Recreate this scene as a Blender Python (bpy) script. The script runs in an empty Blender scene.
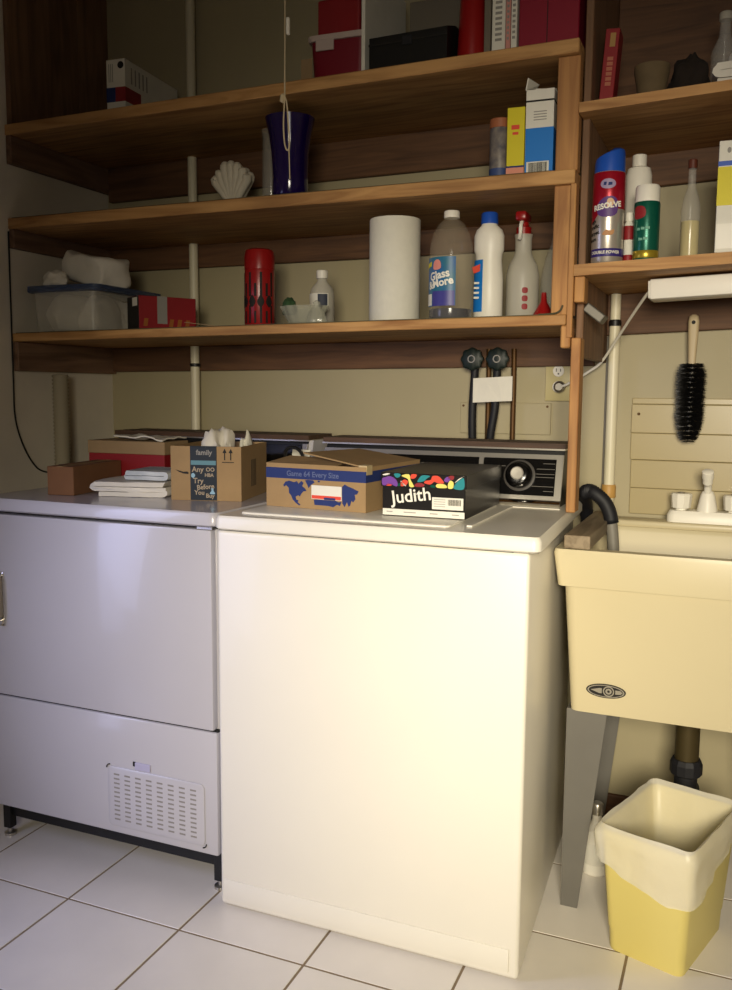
import bpy, bmesh, math, random
from mathutils import Vector, Matrix
random.seed(7)
PI = math.pi
R = math.radians
S = bpy.context.scene
C = S.collection

# ------------------------------------------------------------------ camera, light, exposure
cam_d = bpy.data.cameras.new('camera')
cam = bpy.data.objects.new('camera', cam_d)
C.objects.link(cam)
S.camera = cam
RW = ((0.9217, 0.0515, -0.3845), (0.3879, -0.1034, 0.9159), (0.0075, -0.9933, -0.1153))
cx_ = Vector([r[0] for r in RW])            # image right
cy_ = Vector([-r[1] for r in RW])           # image up
cz_ = Vector([-r[2] for r in RW])           # backwards
M = Matrix((cx_, cy_, cz_)).transposed().to_4x4()
M.translation = (0, 0, 1.22)
cam.matrix_world = M
cam_d.sensor_fit = 'HORIZONTAL'
cam_d.sensor_width = 36.0
cam_d.lens = 895.0 / 732.0 * 36.0
cam_d.clip_start = 0.02

S.view_settings.view_transform = 'Standard'
S.view_settings.look = 'None'
S.view_settings.gamma = 1.0
S.view_settings.use_curve_mapping = False
S.view_settings.exposure = -0.14

w = bpy.data.worlds.new('world')
S.world = w
w.use_nodes = True
w.node_tree.nodes['Background'].inputs[0].default_value = (0.75, 0.8, 1.0, 1)
w.node_tree.nodes['Background'].inputs[1].default_value = 0.03

def area(name, loc, target, sx, sy, power, color, spread):
    d = bpy.data.lights.new(name, 'AREA')
    d.shape = 'RECTANGLE'
    d.size, d.size_y = sx, sy
    d.energy = power
    d.color = color
    d.spread = R(spread)
    o = bpy.data.objects.new(name, d)
    C.objects.link(o)
    o.location = loc
    o.rotation_euler = (Vector(target) - Vector(loc)).to_track_quat('-Z', 'Y').to_euler()
    return o

# key lamp and two added fills behind the camera, and cooler daylight through the left window
area('rear_key_light', (0.30, -1.08, 1.50), (-0.40, 1.85, 0.64), 0.7, 0.7, 12.2, (1.0, 0.90, 0.69), 52)  # main lamp, set in front of an invented rear window
area('added_shelf_fill', (0.30, -1.09, 1.50), (0.05, 2.1, 1.15), 0.7, 0.7, 4.1, (1.0, 0.92, 0.78), 66)  # soft fill added to brighten the post and shelves
area('added_ambient_fill', (0.30, -1.095, 1.50), (-0.6, 1.85, 1.3), 0.7, 0.7, 3.0, (1.0, 0.92, 0.82), 180)  # wide weak fill added to raise the darkest areas
area('left_window_light', (-1.98, 0.80, 0.83), (-0.9, 1.7, 0.20), 0.36, 1.4, 5.0, (0.56, 0.60, 1.0), 100)

# ------------------------------------------------------------------ helpers
def lin(h):
    h = h.lstrip('#')
    v = [int(h[i:i + 2], 16) / 255 for i in (0, 2, 4)]
    return [x / 12.92 if x <= 0.04045 else ((x + 0.055) / 1.055) ** 2.4 for x in v]

MATS = {}
def mat(name, col, rough=0.6, metal=0.0, var=0.0, scale=12.0, stretch=(1, 1, 1), bump=0.0, alpha=1.0, trans=0.0, coat=0.0, spec=0.5, col2=None, sss=0.0, ior=1.45):
    if name in MATS:
        return MATS[name]
    m = bpy.data.materials.new(name)
    m.use_nodes = True
    nt = m.node_tree
    b = nt.nodes['Principled BSDF']
    c = lin(col)
    b.inputs['Base Color'].default_value = (*c, 1)
    b.inputs['Roughness'].default_value = rough
    b.inputs['Metallic'].default_value = metal
    b.inputs['Alpha'].default_value = alpha
    b.inputs['Transmission Weight'].default_value = trans
    b.inputs['Coat Weight'].default_value = coat
    b.inputs['Specular IOR Level'].default_value = spec
    b.inputs['IOR'].default_value = ior
    if var > 0 or bump > 0:
        tc = nt.nodes.new('ShaderNodeTexCoord')
        mp = nt.nodes.new('ShaderNodeMapping')
        mp.inputs['Scale'].default_value = stretch
        nz = nt.nodes.new('ShaderNodeTexNoise')
        nz.inputs['Scale'].default_value = scale
        nz.inputs['Detail'].default_value = 6
        nt.links.new(tc.outputs['Object'], mp.inputs['Vector'])
        nt.links.new(mp.outputs['Vector'], nz.inputs['Vector'])
        if var > 0:
            cr = nt.nodes.new('ShaderNodeValToRGB')
            c2 = lin(col2) if col2 else [x * (1 - var) for x in c]
            cr.color_ramp.elements[0].position = 0.32
            cr.color_ramp.elements[1].position = 0.68
            cr.color_ramp.elements[0].color = (*c2, 1)
            cr.color_ramp.elements[1].color = (*[min(1, x * (1 + var * 0.25)) for x in c], 1)
            nt.links.new(nz.outputs['Fac'], cr.inputs['Fac'])
            nt.links.new(cr.outputs['Color'], b.inputs['Base Color'])
        if bump > 0:
            bp = nt.nodes.new('ShaderNodeBump')
            bp.inputs['Strength'].default_value = bump
            bp.inputs['Distance'].default_value = 0.004
            nt.links.new(nz.outputs['Fac'], bp.inputs['Height'])
            nt.links.new(bp.outputs['Normal'], b.inputs['Normal'])
    MATS[name] = m
    return m

def wood(name, light, dark, axis, rough=0.65):
    if name in MATS:
        return MATS[name]
    m = mat(name, light, rough)
    nt = m.node_tree
    b = nt.nodes['Principled BSDF']
    tc = nt.nodes.new('ShaderNodeTexCoord')
    mp = nt.nodes.new('ShaderNodeMapping')
    st = {'x': (1.2, 14, 14), 'y': (14, 1.2, 14), 'z': (14, 14, 1.2)}[axis]
    mp.inputs['Scale'].default_value = st
    n1 = nt.nodes.new('ShaderNodeTexNoise')
    n1.inputs['Scale'].default_value = 2.2
    n1.inputs['Detail'].default_value = 8
    n1.inputs['Distortion'].default_value = 1.4
    n2 = nt.nodes.new('ShaderNodeTexNoise')
    n2.inputs['Scale'].default_value = 3.0
    cr = nt.nodes.new('ShaderNodeValToRGB')
    cr.color_ramp.elements[0].position = 0.3
    cr.color_ramp.elements[1].position = 0.62
    cr.color_ramp.elements[0].color = (*lin(dark), 1)
    cr.color_ramp.elements[1].color = (*lin(light), 1)
    mx = nt.nodes.new('ShaderNodeMix')
    mx.data_type = 'RGBA'
    mx.blend_type = 'MULTIPLY'
    mx.inputs[0].default_value = 0.5
    cr2 = nt.nodes.new('ShaderNodeValToRGB')
    cr2.color_ramp.elements[0].color = (0.45, 0.42, 0.4, 1)
    cr2.color_ramp.elements[0].position = 0.3
    cr2.color_ramp.elements[1].position = 0.6
    nt.links.new(tc.outputs['Object'], mp.inputs['Vector'])
    nt.links.new(mp.outputs['Vector'], n1.inputs['Vector'])
    nt.links.new(tc.outputs['Object'], n2.inputs['Vector'])
    nt.links.new(n1.outputs['Fac'], cr.inputs['Fac'])
    nt.links.new(n2.outputs['Fac'], cr2.inputs['Fac'])
    nt.links.new(cr.outputs['Color'], mx.inputs[6])
    nt.links.new(cr2.outputs['Color'], mx.inputs[7])
    nt.links.new(mx.outputs[2], b.inputs['Base Color'])
    bp = nt.nodes.new('ShaderNodeBump')
    bp.inputs['Strength'].default_value = 0.15
    bp.inputs['Distance'].default_value = 0.002
    nt.links.new(n1.outputs['Fac'], bp.inputs['Height'])
    nt.links.new(bp.outputs['Normal'], b.inputs['Normal'])
    return m

def box(x0, x1, y0, y1, z0, z1, bev=0.0, seg=2):
    bm = bmesh.new()
    bmesh.ops.create_cube(bm, size=1)
    for v in bm.verts:
        v.co = Vector((x0 + (v.co.x + .5) * (x1 - x0), y0 + (v.co.y + .5) * (y1 - y0), z0 + (v.co.z + .5) * (z1 - z0)))
    if bev > 0:
        bmesh.ops.bevel(bm, geom=list(bm.edges), offset=bev, segments=seg, profile=0.5, affect='EDGES')
    return bm

def join(*bms):
    out = bms[0]
    for b in bms[1:]:
        me = bpy.data.meshes.new('tmp')
        b.to_mesh(me)
        out.from_mesh(me)
        b.free()
        bpy.data.meshes.remove(me)
    return out

def xf(bm, m):
    bmesh.ops.transform(bm, matrix=m, verts=list(bm.verts))
    return bm
def mv(bm, x, y, z):
    return xf(bm, Matrix.Translation((x, y, z)))
def rot(bm, deg, ax):
    return xf(bm, Matrix.Rotation(R(deg), 4, ax))

def loft(loops, cap0=True, cap1=True, closed=True):
    bm = bmesh.new()
    rings = [[bm.verts.new(p) for p in lp] for lp in loops]
    n = len(rings[0])
    for a, b in zip(rings[:-1], rings[1:]):
        for i in range(n if closed else n - 1):
            j = (i + 1) % n
            bm.faces.new((a[i], a[j], b[j], b[i]))
    if cap0:
        bm.faces.new(rings[0][::-1])
    if cap1:
        bm.faces.new(rings[-1])
    bmesh.ops.recalc_face_normals(bm, faces=list(bm.faces))
    return bm

def lathe(prof, seg=28, cx=0, cy=0, cap0=True, cap1=True, sx=1, sy=1):
    return loft([[(cx + sx * max(r, 1e-4) * math.cos(2 * PI * i / seg), cy + sy * max(r, 1e-4) * math.sin(2 * PI * i / seg), z) for i in range(seg)] for r, z in prof], cap0, cap1)

def rrect(cx, cy, w, d, r, z, n=5):
    pts = []
    for k, (sx, sy) in enumerate(((1, 1), (-1, 1), (-1, -1), (1, -1))):
        for i in range(n + 1):
            a = PI / 2 * k + PI / 2 * i / n
            pts.append((cx + sx * (w / 2 - r) + r * math.cos(a), cy + sy * (d / 2 - r) + r * math.sin(a), z))
    return pts

def smooth_path(pts, n=8):
    pts = [Vector(p) for p in pts]
    if len(pts) < 3:
        return pts
    out = []
    P = [pts[0]] + pts + [pts[-1]]
    for i in range(1, len(P) - 2):
        p0, p1, p2, p3 = P[i - 1:i + 3]
        for k in range(n):
            t = k / n
            out.append(0.5 * ((2 * p1) + (p2 - p0) * t + (2 * p0 - 5 * p1 + 4 * p2 - p3) * t * t + (-p0 + 3 * p1 - 3 * p2 + p3) * t ** 3))
    out.append(pts[-1])
    return out

def tube(pts, r, seg=10, smooth=True, n=8):
    P = smooth_path(pts, n) if smooth else [Vector(p) for p in pts]
    N = len(P)
    rr = r if callable(r) else (lambda t: r)
    loops = []
    up = Vector((0, 0, 1))
    for i, p in enumerate(P):
        t = (P[min(i + 1, N - 1)] - P[max(i - 1, 0)]).normalized()
        if i == 0:
            u = t.cross(up)
            if u.length < 1e-3:
                u = t.cross(Vector((1, 0, 0)))
            u.normalize()
        else:
            u = (u - t * u.dot(t)).normalized()
        v = t.cross(u)
        q = rr(i / (N - 1))
        loops.append([p + u * q * math.cos(2 * PI * k / seg) + v * q * math.sin(2 * PI * k / seg) for k in range(seg)])
    return loft(loops)

def poly(pts, t=0.0004):
    """flat outline in local xz (facing -y), thin extrusion; pts are (x,z)"""
    bm = bmesh.new()
    f = bm.faces.new([bm.verts.new((x, 0, z)) for x, z in pts])
    f.normal_update()
    if f.normal.y > 0:
        bmesh.ops.reverse_faces(bm, faces=[f])
    r = bmesh.ops.extrude_face_region(bm, geom=[f])
    bmesh.ops.translate(bm, verts=[g for g in r['geom'] if isinstance(g, bmesh.types.BMVert)], vec=(0, -t, 0))
    bmesh.ops.recalc_face_normals(bm, faces=list(bm.faces))
    return bm

def spl(pts, n=6):
    q = [Vector((a, 0, b)) for a, b in pts]
    N = len(q)
    out = []
    for i in range(N):
        p0, p1, p2, p3 = q[i - 1], q[i], q[(i + 1) % N], q[(i + 2) % N]
        for k in range(n):
            t = k / n
            v = 0.5 * ((2 * p1) + (p2 - p0) * t + (2 * p0 - 5 * p1 + 4 * p2 - p3) * t * t + (-p0 + 3 * p1 - 3 * p2 + p3) * t ** 3)
            out.append((v.x, v.z))
    return out

def cylpatch(r, a0, a1, z0, z1, n=14, t=0.0006):
    """curved label on a cylinder; angle 0 faces -y, positive towards +x"""
    def pt(a, rr, z):
        return (rr * math.sin(a), -rr * math.cos(a), z)
    loops = []
    for i in range(n + 1):
        a = R(a0 + (a1 - a0) * i / n)
        loops.append([pt(a, r - 0.001, z0), pt(a, r + t, z0), pt(a, r + t, z1), pt(a, r - 0.001, z1)])
    return loft(loops)

def text_bm(s, size, bold=0.0, shear=0.0, sub=False):
    cu = bpy.data.curves.new('lettering', 'FONT')
    cu.body = s
    cu.size = size
    cu.align_x = 'CENTER'
    cu.align_y = 'CENTER'
    cu.offset = bold
    cu.shear = shear
    cu.resolution_u = 3
    o = bpy.data.objects.new('lettering_tmp', cu)
    C.objects.link(o)
    bpy.context.view_layer.update()
    me = bpy.data.meshes.new_from_object(o.evaluated_get(bpy.context.evaluated_depsgraph_get()))
    bpy.data.objects.remove(o)
    bpy.data.curves.remove(cu)
    bm = bmesh.new()
    bm.from_mesh(me)
    bpy.data.meshes.remove(me)
    for v in bm.verts:           # stand it up: x stays, y -> z, facing -y
        v.co = Vector((v.co.x, 0, v.co.y))
    return bm

def wrap(bm, r, a0=0.0, z0=0.0):
    bmesh.ops.triangulate(bm, faces=list(bm.faces))
    for _ in range(4):
        lng = [e for e in bm.edges if e.calc_length() > .006]
        if not lng:
            break
        bmesh.ops.subdivide_edges(bm, edges=lng, cuts=1)
        bmesh.ops.triangulate(bm, faces=[f for f in bm.faces if len(f.verts) > 3])
    for v in bm.verts:
        a = v.co.x / r + R(a0)
        q = r + .0003 - v.co.y
        v.co = Vector((q * math.sin(a), -q * math.cos(a), v.co.z + z0))
    return bm

def noise_push(bm, amp, freq, seed=0.0, zmin=None):
    from mathutils import noise
    for v in bm.verts:
        d = Vector((noise.noise(v.co * freq + Vector((seed, 0, 0))), noise.noise(v.co * freq + Vector((0, seed + 5, 0))), noise.noise(v.co * freq + Vector((0, 0, seed + 9)))))
        v.co += d * amp
        if zmin is not None and v.co.z < zmin:
            v.co.z = zmin
    return bm

def obj(name, bm, m, parent=None, smooth=False, autosmooth=None):
    me = bpy.data.meshes.new(name)
    bm.to_mesh(me)
    bm.free()
    me.materials.append(m)
    o = bpy.data.objects.new(name, me)
    C.objects.link(o)
    if parent is not None:
        o.parent = parent
    if smooth:
        for p in me.polygons:
            p.use_smooth = True
        ang = R(autosmooth or 40)
        b2 = bmesh.new()
        b2.from_mesh(me)
        for e in b2.edges:
            if len(e.link_faces) == 2 and e.calc_face_angle(0) > ang:
                e.smooth = False
        b2.to_mesh(me)
        b2.free()
    return o

def tag(o, label, cat, group=None):
    o['label'] = label
    o['category'] = cat
    if group:
        o['group'] = group
    return o

def thing(name, label, cat, loc=(0, 0, 0), rz=0, group=None):
    o = bpy.data.objects.new(name, None)
    o.empty_display_size = 0.05
    C.objects.link(o)
    o.location = loc
    o.rotation_euler = (0, 0, R(rz))
    return tag(o, label, cat, group)

def struct(name, bm, m, parent=None):
    o = obj(name, bm, m, parent)
    if parent is None:
        o['kind'] = 'structure'
    return o

def barcode(w, h, seed=1):
    rnd = random.Random(seed)
    x = -w / 2
    bms = []
    while x < w / 2 - 0.0006:
        t = rnd.choice((0.0006, 0.0010, 0.0014))
        bms.append(box(x, x + t, -0.0003, 0.0003, -h / 2, h / 2))
        x += t + rnd.choice((0.0006, 0.0010))
    return join(*bms)

# ------------------------------------------------------------------ materials
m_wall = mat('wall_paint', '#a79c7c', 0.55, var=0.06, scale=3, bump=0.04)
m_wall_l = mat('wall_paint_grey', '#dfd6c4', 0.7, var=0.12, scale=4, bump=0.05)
m_ceil = mat('ceiling_paint', '#8d8574', 0.9)
m_grout = mat('grout', '#8a7860', 0.9, var=0.2, scale=20)
m_tile = mat('tile_glaze', '#e4ded6', 0.26, var=0.07, scale=5, bump=0.015)
m_pine_x = wood('pine_along_x', '#c2945c', '#96683a', 'x')
m_pine_z = wood('pine_along_z', '#bd8b52', '#96653a', 'z')
m_dark_x = wood('stained_wood_x', '#6c4b31', '#4f3522', 'x')
m_dark_lifted_y = wood('stained_wood_lifted_y', '#84664f', '#644a38', 'y')  # lighter copy of the stain, deep shade lifted in the colour
m_dark_lifted_z = wood('stained_wood_lifted_z', '#876549', '#684b34', 'z')  # lightened too, so boards in deep shade look less black
m_grey_wood = wood('weathered_board', '#8f7f68', '#6a5b46', 'y')
m_enamel = mat('white_enamel', '#e2ddd0', 0.36, var=0.02, scale=3, coat=0.12)
m_enamel_d = mat('cool_white_enamel', '#bcb9be', 0.24, var=0.02, scale=3, coat=0.3)
m_seam = mat('seam_black', '#1a1714', 0.8)
m_black = mat('black_plastic', '#121110', 0.45)
m_blackg = mat('black_gloss', '#0d0c0c', 0.18)
m_rubber = mat('black_rubber', '#15151a', 0.6)
m_silver = mat('brushed_silver', '#b9b4aa', 0.32, metal=0.9)
m_chrome = mat('chrome', '#d8d4cc', 0.14, metal=1.0)
m_brown_cap = wood('woodgrain_vinyl', '#5a4130', '#3a281c', 'x')
m_grey_print = mat('grey_print', '#8f8b84', 0.6)
m_white = mat('white_plastic', '#e6e1d4', 0.4)
m_paper = mat('white_paper', '#dedacd', 0.8, var=0.04, scale=20)
m_card = mat('cardboard', '#9d8058', 0.85, var=0.1, scale=14, bump=0.05)
m_card_d = mat('cardboard_brown', '#7d5638', 0.85, var=0.12, scale=14, bump=0.05)
m_card_p = mat('cardboard_pale', '#9b815f', 0.85, var=0.08, scale=14)
m_red = mat('red_card', '#8c1a20', 0.55, var=0.08, scale=10)
m_redp = mat('red_plastic', '#8f1414', 0.3, var=0.05, scale=8)
m_navy = mat('navy_ink', '#1f2f66', 0.75, var=0.06, scale=20)
m_blue = mat('blue_plastic', '#1f4fae', 0.35)
m_bluep = mat('blue_print', '#0f74c8', 0.5)
m_ink = mat('black_ink', '#17130f', 0.7)
m_yellow = mat('yellow_print', '#d2c318', 0.5)
m_cloth = mat('white_cloth', '#d8d2c6', 0.95, var=0.06, scale=30, bump=0.35)
m_green = mat('green_can', '#0f5a48', 0.3, metal=0.35)
m_teal = mat('teal_print', '#137f86', 0.6)
m_coral = mat('coral_print', '#d8462e', 0.6)
m_purple = mat('purple_print', '#6f3a93', 0.6)
m_lemon = mat('lemon_print', '#e0d26a', 0.6)
m_sink = mat('cream_sink_plastic', '#c4b896', 0.38, var=0.02, scale=4)
m_splash = mat('beige_splash_panel', '#a99a72', 0.3)
m_leg = mat('grey_enamelled_steel', '#68655f', 0.45, var=0.06, scale=15)
m_bin = mat('yellow_bin_plastic', '#dccc7a', 0.42)
m_film = mat('white_bag_film', '#f1ecdc', 0.35, alpha=0.50, bump=0.5, scale=35)
m_clear = mat('clear_plastic', '#cfcbc2', 0.12, alpha=0.22)
m_glass = mat('clear_glass', '#d6d6d0', 0.06, alpha=0.20)
m_frost = mat('frosted_plastic', '#cfcabb', 0.4, alpha=0.55)
m_pvc = mat('white_pipe', '#d8d0b4', 0.4)
m_copper = mat('old_copper', '#553a1a', 0.5, metal=0.5)
m_brass = mat('brass', '#4d4228', 0.5, metal=0.5)
m_valve = mat('dark_green_valve', '#101d17', 0.5)
m_ivory = mat('ivory_plate', '#bdb07e', 0.4)
m_grey_hose = mat('grey_hose', '#77736a', 0.5)

# ------------------------------------------------------------------ the setting
XL, XR, YB, YF, ZC = -2.03, 1.5, 2.55, -1.2, 2.60
fl = struct('floor', box(XL - .1, XR + .1, YF - .1, YB + .1, -0.06, -0.0012), m_grout)
pitch, gap = 0.3165, 0.0058
xs = [-1.4405 + pitch * k for k in range(-2, 11)]
ys = [1.597 + pitch * k for k in range(-10, 5)]
tile_cache = {}
def tile_mesh(w_, d_):
    key = (round(w_, 4), round(d_, 4))
    if key not in tile_cache:
        e = 0.0008
        bm = loft([[(-w_ / 2, -d_ / 2, -.0012), (w_ / 2, -d_ / 2, -.0012), (w_ / 2, d_ / 2, -.0012), (-w_ / 2, d_ / 2, -.0012)],
                   [(-w_ / 2, -d_ / 2, -e), (w_ / 2, -d_ / 2, -e), (w_ / 2, d_ / 2, -e), (-w_ / 2, d_ / 2, -e)],
                   [(-w_ / 2 + e, -d_ / 2 + e, 0), (w_ / 2 - e, -d_ / 2 + e, 0), (w_ / 2 - e, d_ / 2 - e, 0), (-w_ / 2 + e, d_ / 2 - e, 0)]])
        me = bpy.data.meshes.new('tile')
        bm.to_mesh(me)
        bm.free()
        me.materials.append(m_tile)
        tile_cache[key] = me
    return tile_cache[key]
for x in xs:
    for y in ys:
        x0, x1 = max(x + gap / 2, XL), min(x + pitch - gap / 2, XR)
        y0, y1 = max(y + gap / 2, YF), min(y + pitch - gap / 2, YB)
        if x1 - x0 < 0.02 or y1 - y0 < 0.02:
            continue
        o = bpy.data.objects.new('tile', tile_mesh(x1 - x0, y1 - y0))
        C.objects.link(o)
        o.parent = fl
        o.location = ((x0 + x1) / 2, (y0 + y1) / 2, 0)

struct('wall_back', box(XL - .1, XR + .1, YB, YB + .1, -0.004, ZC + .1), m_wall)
# left wall with a window opening, rear wall with an opening for the added window
def wall_with_hole(axis, c0, c1, a0, a1, h0, h1, b0, b1):
    if axis == 'x':
        f = lambda a, b, z0, z1: box(c0, c1, a, b, z0, z1)
    else:
        f = lambda a, b, z0, z1: box(a, b, c0, c1, z0, z1)
    return join(f(a0, h0, -.004, ZC + .1), f(h1, a1, -.004, ZC + .1), f(h0, h1, -.004, b0), f(h0, h1, b1, ZC + .1))
struct('wall_left', wall_with_hole('x', XL - .1, XL, YF - .1, YB + .1, .58, 1.02, .08, 1.58), m_wall_l)
struct('wall_rear', wall_with_hole('y', YF - .1, YF, XL - .1, XR + .1, -.10, .70, 1.1, 1.9), m_wall_l)
struct('wall_right', box(XR, XR + .1, YF - .1, YB + .1, -.004, ZC + .1), m_wall_l)
struct('ceiling', box(XL - .1, XR + .1, YF - .1, YB + .1, ZC, ZC + .1), m_ceil)
def window(name, axis, c, a0, a1, z0, z1):
    t = .04
    P = (lambda a, b, e, f: box(c - .06, c - .02, a, b, e, f)) if axis == 'x' else (lambda a, b, e, f: box(a, b, c - .06, c - .02, e, f))
    fr = join(P(a0, a0 + t, z0, z1), P(a1 - t, a1, z0, z1), P(a0 + t, a1 - t, z0, z0 + t), P(a0 + t, a1 - t, z1 - t, z1))
    o = struct(name, fr, m_white)
    G = box(c - .045, c - .04, a0 + t, a1 - t, z0 + t, z1 - t) if axis == 'x' else box(a0 + t, a1 - t, c - .045, c - .04, z0 + t, z1 - t)
    obj('pane', G, m_glass, o)
window('added_window_1', 'y', YF, -.10, .70, 1.1, 1.9)  # invented window, added to frame the lamps behind the camera
window('window_2', 'x', XL, .58, 1.02, .08, 1.58)
struct('baseboard_back', box(-0.36, XR, YB - .014, YB, 0, .075, .003), m_dark_x)

# ------------------------------------------------------------------ left shelving
sh = thing('wall_shelving', 'three long pine shelves with dark cleats and a post, above the washer and dryer', 'shelves', (0, 0, 0))
T3 = .0085
def tl(bm, k=T3, x0=-1.25):
    for v in bm.verts:
        v.co.z += (v.co.x - x0) * k
    return bm
def low_shelf_z(x):
    return 1.3930 + (x + 1.25) * T3
def shelf_top_z(x):
    return 1.9905 + (x + 1.25) * T3
obj('shelf_board', tl(box(XL, -.376, 2.09, YB, 1.960, 1.990, .002, 1)), m_pine_x, sh)
obj('shelf_board', box(XL, -.376, 2.09, YB, 1.687, 1.718, .002, 1), m_pine_x, sh)
obj('shelf_board', tl(box(XL, -.386, 2.09, YB, 1.366, 1.390, .002, 1)), m_pine_x, sh)
m_liner = mat('dark_shelf_liner', '#4b4630', 0.7)
obj('shelf_liner', box(XL + .01, -.43, 2.097, 2.52, 1.718, 1.7205), m_liner, sh)
obj('shelf_liner', tl(box(XL + .01, -.43, 2.097, 2.52, 1.390, 1.3925)), m_liner, sh)
# curled end of the liner at the post
obj('liner_curl', tl(tube([(-.45, 2.094, 1.392), (-.415, 2.092, 1.393), (-.40, 2.091, 1.399), (-.394, 2.09, 1.411)], .0022, 6)), m_liner, sh)
for a_, b_, k_ in ((1.851, 1.960, T3), (1.615, 1.687, 0), (1.286, 1.3655, T3)):
    obj('cleat', tl(box(XL + .02, -.386, YB - .022, YB, a_, b_, .002, 1), k_), m_dark_x, sh)
for a_, b_, k_ in ((1.880, 1.960, T3), (1.632, 1.687, 0), (1.279, 1.3655, T3)):
    obj('side_cleat', tl(box(XL, XL + .02, 2.093, YB, a_, b_, .002, 1), k_), m_dark_lifted_y, sh)
obj('side_board', box(XL, XL + .018, 2.10, 2.398, 1.986, 2.59, .002, 1), m_dark_lifted_z, sh)
obj('side_board', box(XL, XL + .016, 2.402, YB, 1.986, 2.59, .002, 1), m_dark_lifted_z, sh)
for a_, b_ in ((1.718, 1.966), (1.397, 1.687)):
    obj('post', box(-.424, -.374, 2.105, 2.143, a_, b_, .002, 1), m_pine_z, sh)
obj('post_strip', box(-.385, -.372, 2.092, 2.104, 1.345, 1.687, .0015, 1), m_pine_z, sh)
obj('bracket_block', box(-.398, -.376, 2.095, 2.15, 1.322, 1.373, .003, 1), m_pine_z, sh)
obj('lower_post', box(-.374, -.352, 2.100, 2.150, .9408, 1.345, .002, 1), m_pine_z, sh)
obj('divider', box(-.373, -.356, 2.150, YB - .0005, 1.302, 2.50, .002, 1), m_dark_lifted_z, sh)

# ------------------------------------------------------------------ right shelving (rises a little to the right)
SL = 0.0365
def rz(x, z):
    return z + (x + .356) * SL
sr = thing('corner_shelving', 'two shorter pine shelves above the laundry sink, right of the post', 'shelves', (0, 0, 0))
def slant(x0, x1, y0, y1, z0, z1):
    bm = box(x0, x1, y0, y1, z0, z1, .002, 1)
    for v in bm.verts:
        v.co.z += (v.co.x + .356) * SL
    return bm
def notched(z0, z1):
    pl = [(-.3715, 2.09), (.62, 2.09), (.62, YB), (-.3555, YB), (-.3555, 2.149), (-.3715, 2.149)]
    bm = loft([[(x, y, z0) for x, y in pl], [(x, y, z1) for x, y in pl]])
    for v in bm.verts:
        v.co.z += (v.co.x + .356) * SL
    return bm
obj('shelf_board', notched(1.838, 1.8595), m_pine_x, sr)
obj('shelf_board', notched(1.483, 1.508), m_pine_x, sr)
obj('back_board', box(-.355, .62, YB - .014, YB, 1.90, 2.50, .002, 1), m_dark_x, sr)
obj('cleat', slant(-.355, .62, YB - .022, YB, 1.375, 1.483), m_dark_x, sr)
obj('cleat', slant(-.355, .62, YB - .022, YB, 1.755, 1.838), m_dark_x, sr)
obj('block', box(-.371, -.348, 2.10, 2.149, 1.425, 1.4822, .002, 1), m_pine_z, sr)
obj('upright_post', box(.62, .66, 2.10, 2.15, 0.0, 2.42, .002, 1), m_pine_z, sr)
br = obj('metal_bracket', xf(box(-.026, .026, -.03, .03, -.011, .011, .003), Matrix.Translation((-.334, 2.185, 1.405)) @ Matrix.Rotation(R(38), 4, 'Y')), mat('dull_steel', '#75716a', 0.5, metal=0.7), sr)

# ------------------------------------------------------------------ washer
W = thing('washing_machine', 'white top-loading washing machine with black control panel, beside the laundry sink', 'washing machine', (-.725, 1.72, 0))
wx0, wx1 = -.365, .353
body = box(wx0, wx1, 0, .66, 0.004, .905, .009, 3)
for v in body.verts:
    if v.co.x > 0:
        v.co.x -= .030 * max(0, v.co.y) / .66
obj('body', body, m_enamel, W, True)
obj('kick_panel', join(box(wx0 + .012, wx1 - .02, -.003, .01, .018, .070, .003)), m_enamel, W, True)
for fx in (-.3, .3):
    for fy in (.06, .6):
        obj('foot', lathe([(.02, 0), (.02, .0035)], 14, fx, fy), m_rubber, W)
obj('top_seam', box(wx0 + .004, wx1 - .034, .004, .655, .9045, .9085), m_seam, W)
deck = loft([rrect(0.007, .325, .728, .67, .012, .908), rrect(0.007, .325, .738, .68, .016, .912), rrect(0.007, .325, .738, .68, .016, .932), rrect(0.007, .325, .728, .67, .012, .940)])
for v in list(deck.verts):
    if v.co.x > 0:
        v.co.x -= .030 * max(0, v.co.y) / .66
obj('top_deck', deck, m_enamel, W, True, 50)
ld = loft([rrect(-.075, .235, .50, .40, .015, .9402), rrect(-.075, .235, .50, .40, .015, .944), rrect(-.075, .235, .49, .39, .012, .946)])
obj('lid', ld, m_enamel, W, True)
obj('dispenser_rib', join(box(.205, .217, .06, .42, .9402, .9445, .001), box(.215, .33, .42, .43, .9402, .943, .001)), m_enamel, W)
# console
cxl, cxr = -.335, .32
def slab(x0, x1, prof):           # prof: (y,z) list, extruded in x
    return loft([[(x0, y, z) for y, z in prof], [(x1, y, z) for y, z in prof]])
obj('console_housing', slab(cxl, cxr, [(.475, .9395), (.49, .96), (.525, 1.075), (.63, 1.08), (.64, .9395)]), m_black, W)
obj('console_cap', slab(cxl - .004, cxr + .004, [(.508, 1.081), (.508, 1.094), (.64, 1.094), (.64, 1.081)]), m_brown_cap, W)
obj('cap_trim', slab(cxl - .004, cxr + .004, [(.503, 1.077), (.503, 1.081), (.64, 1.081), (.64, 1.077)]), m_silver, W)
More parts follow.
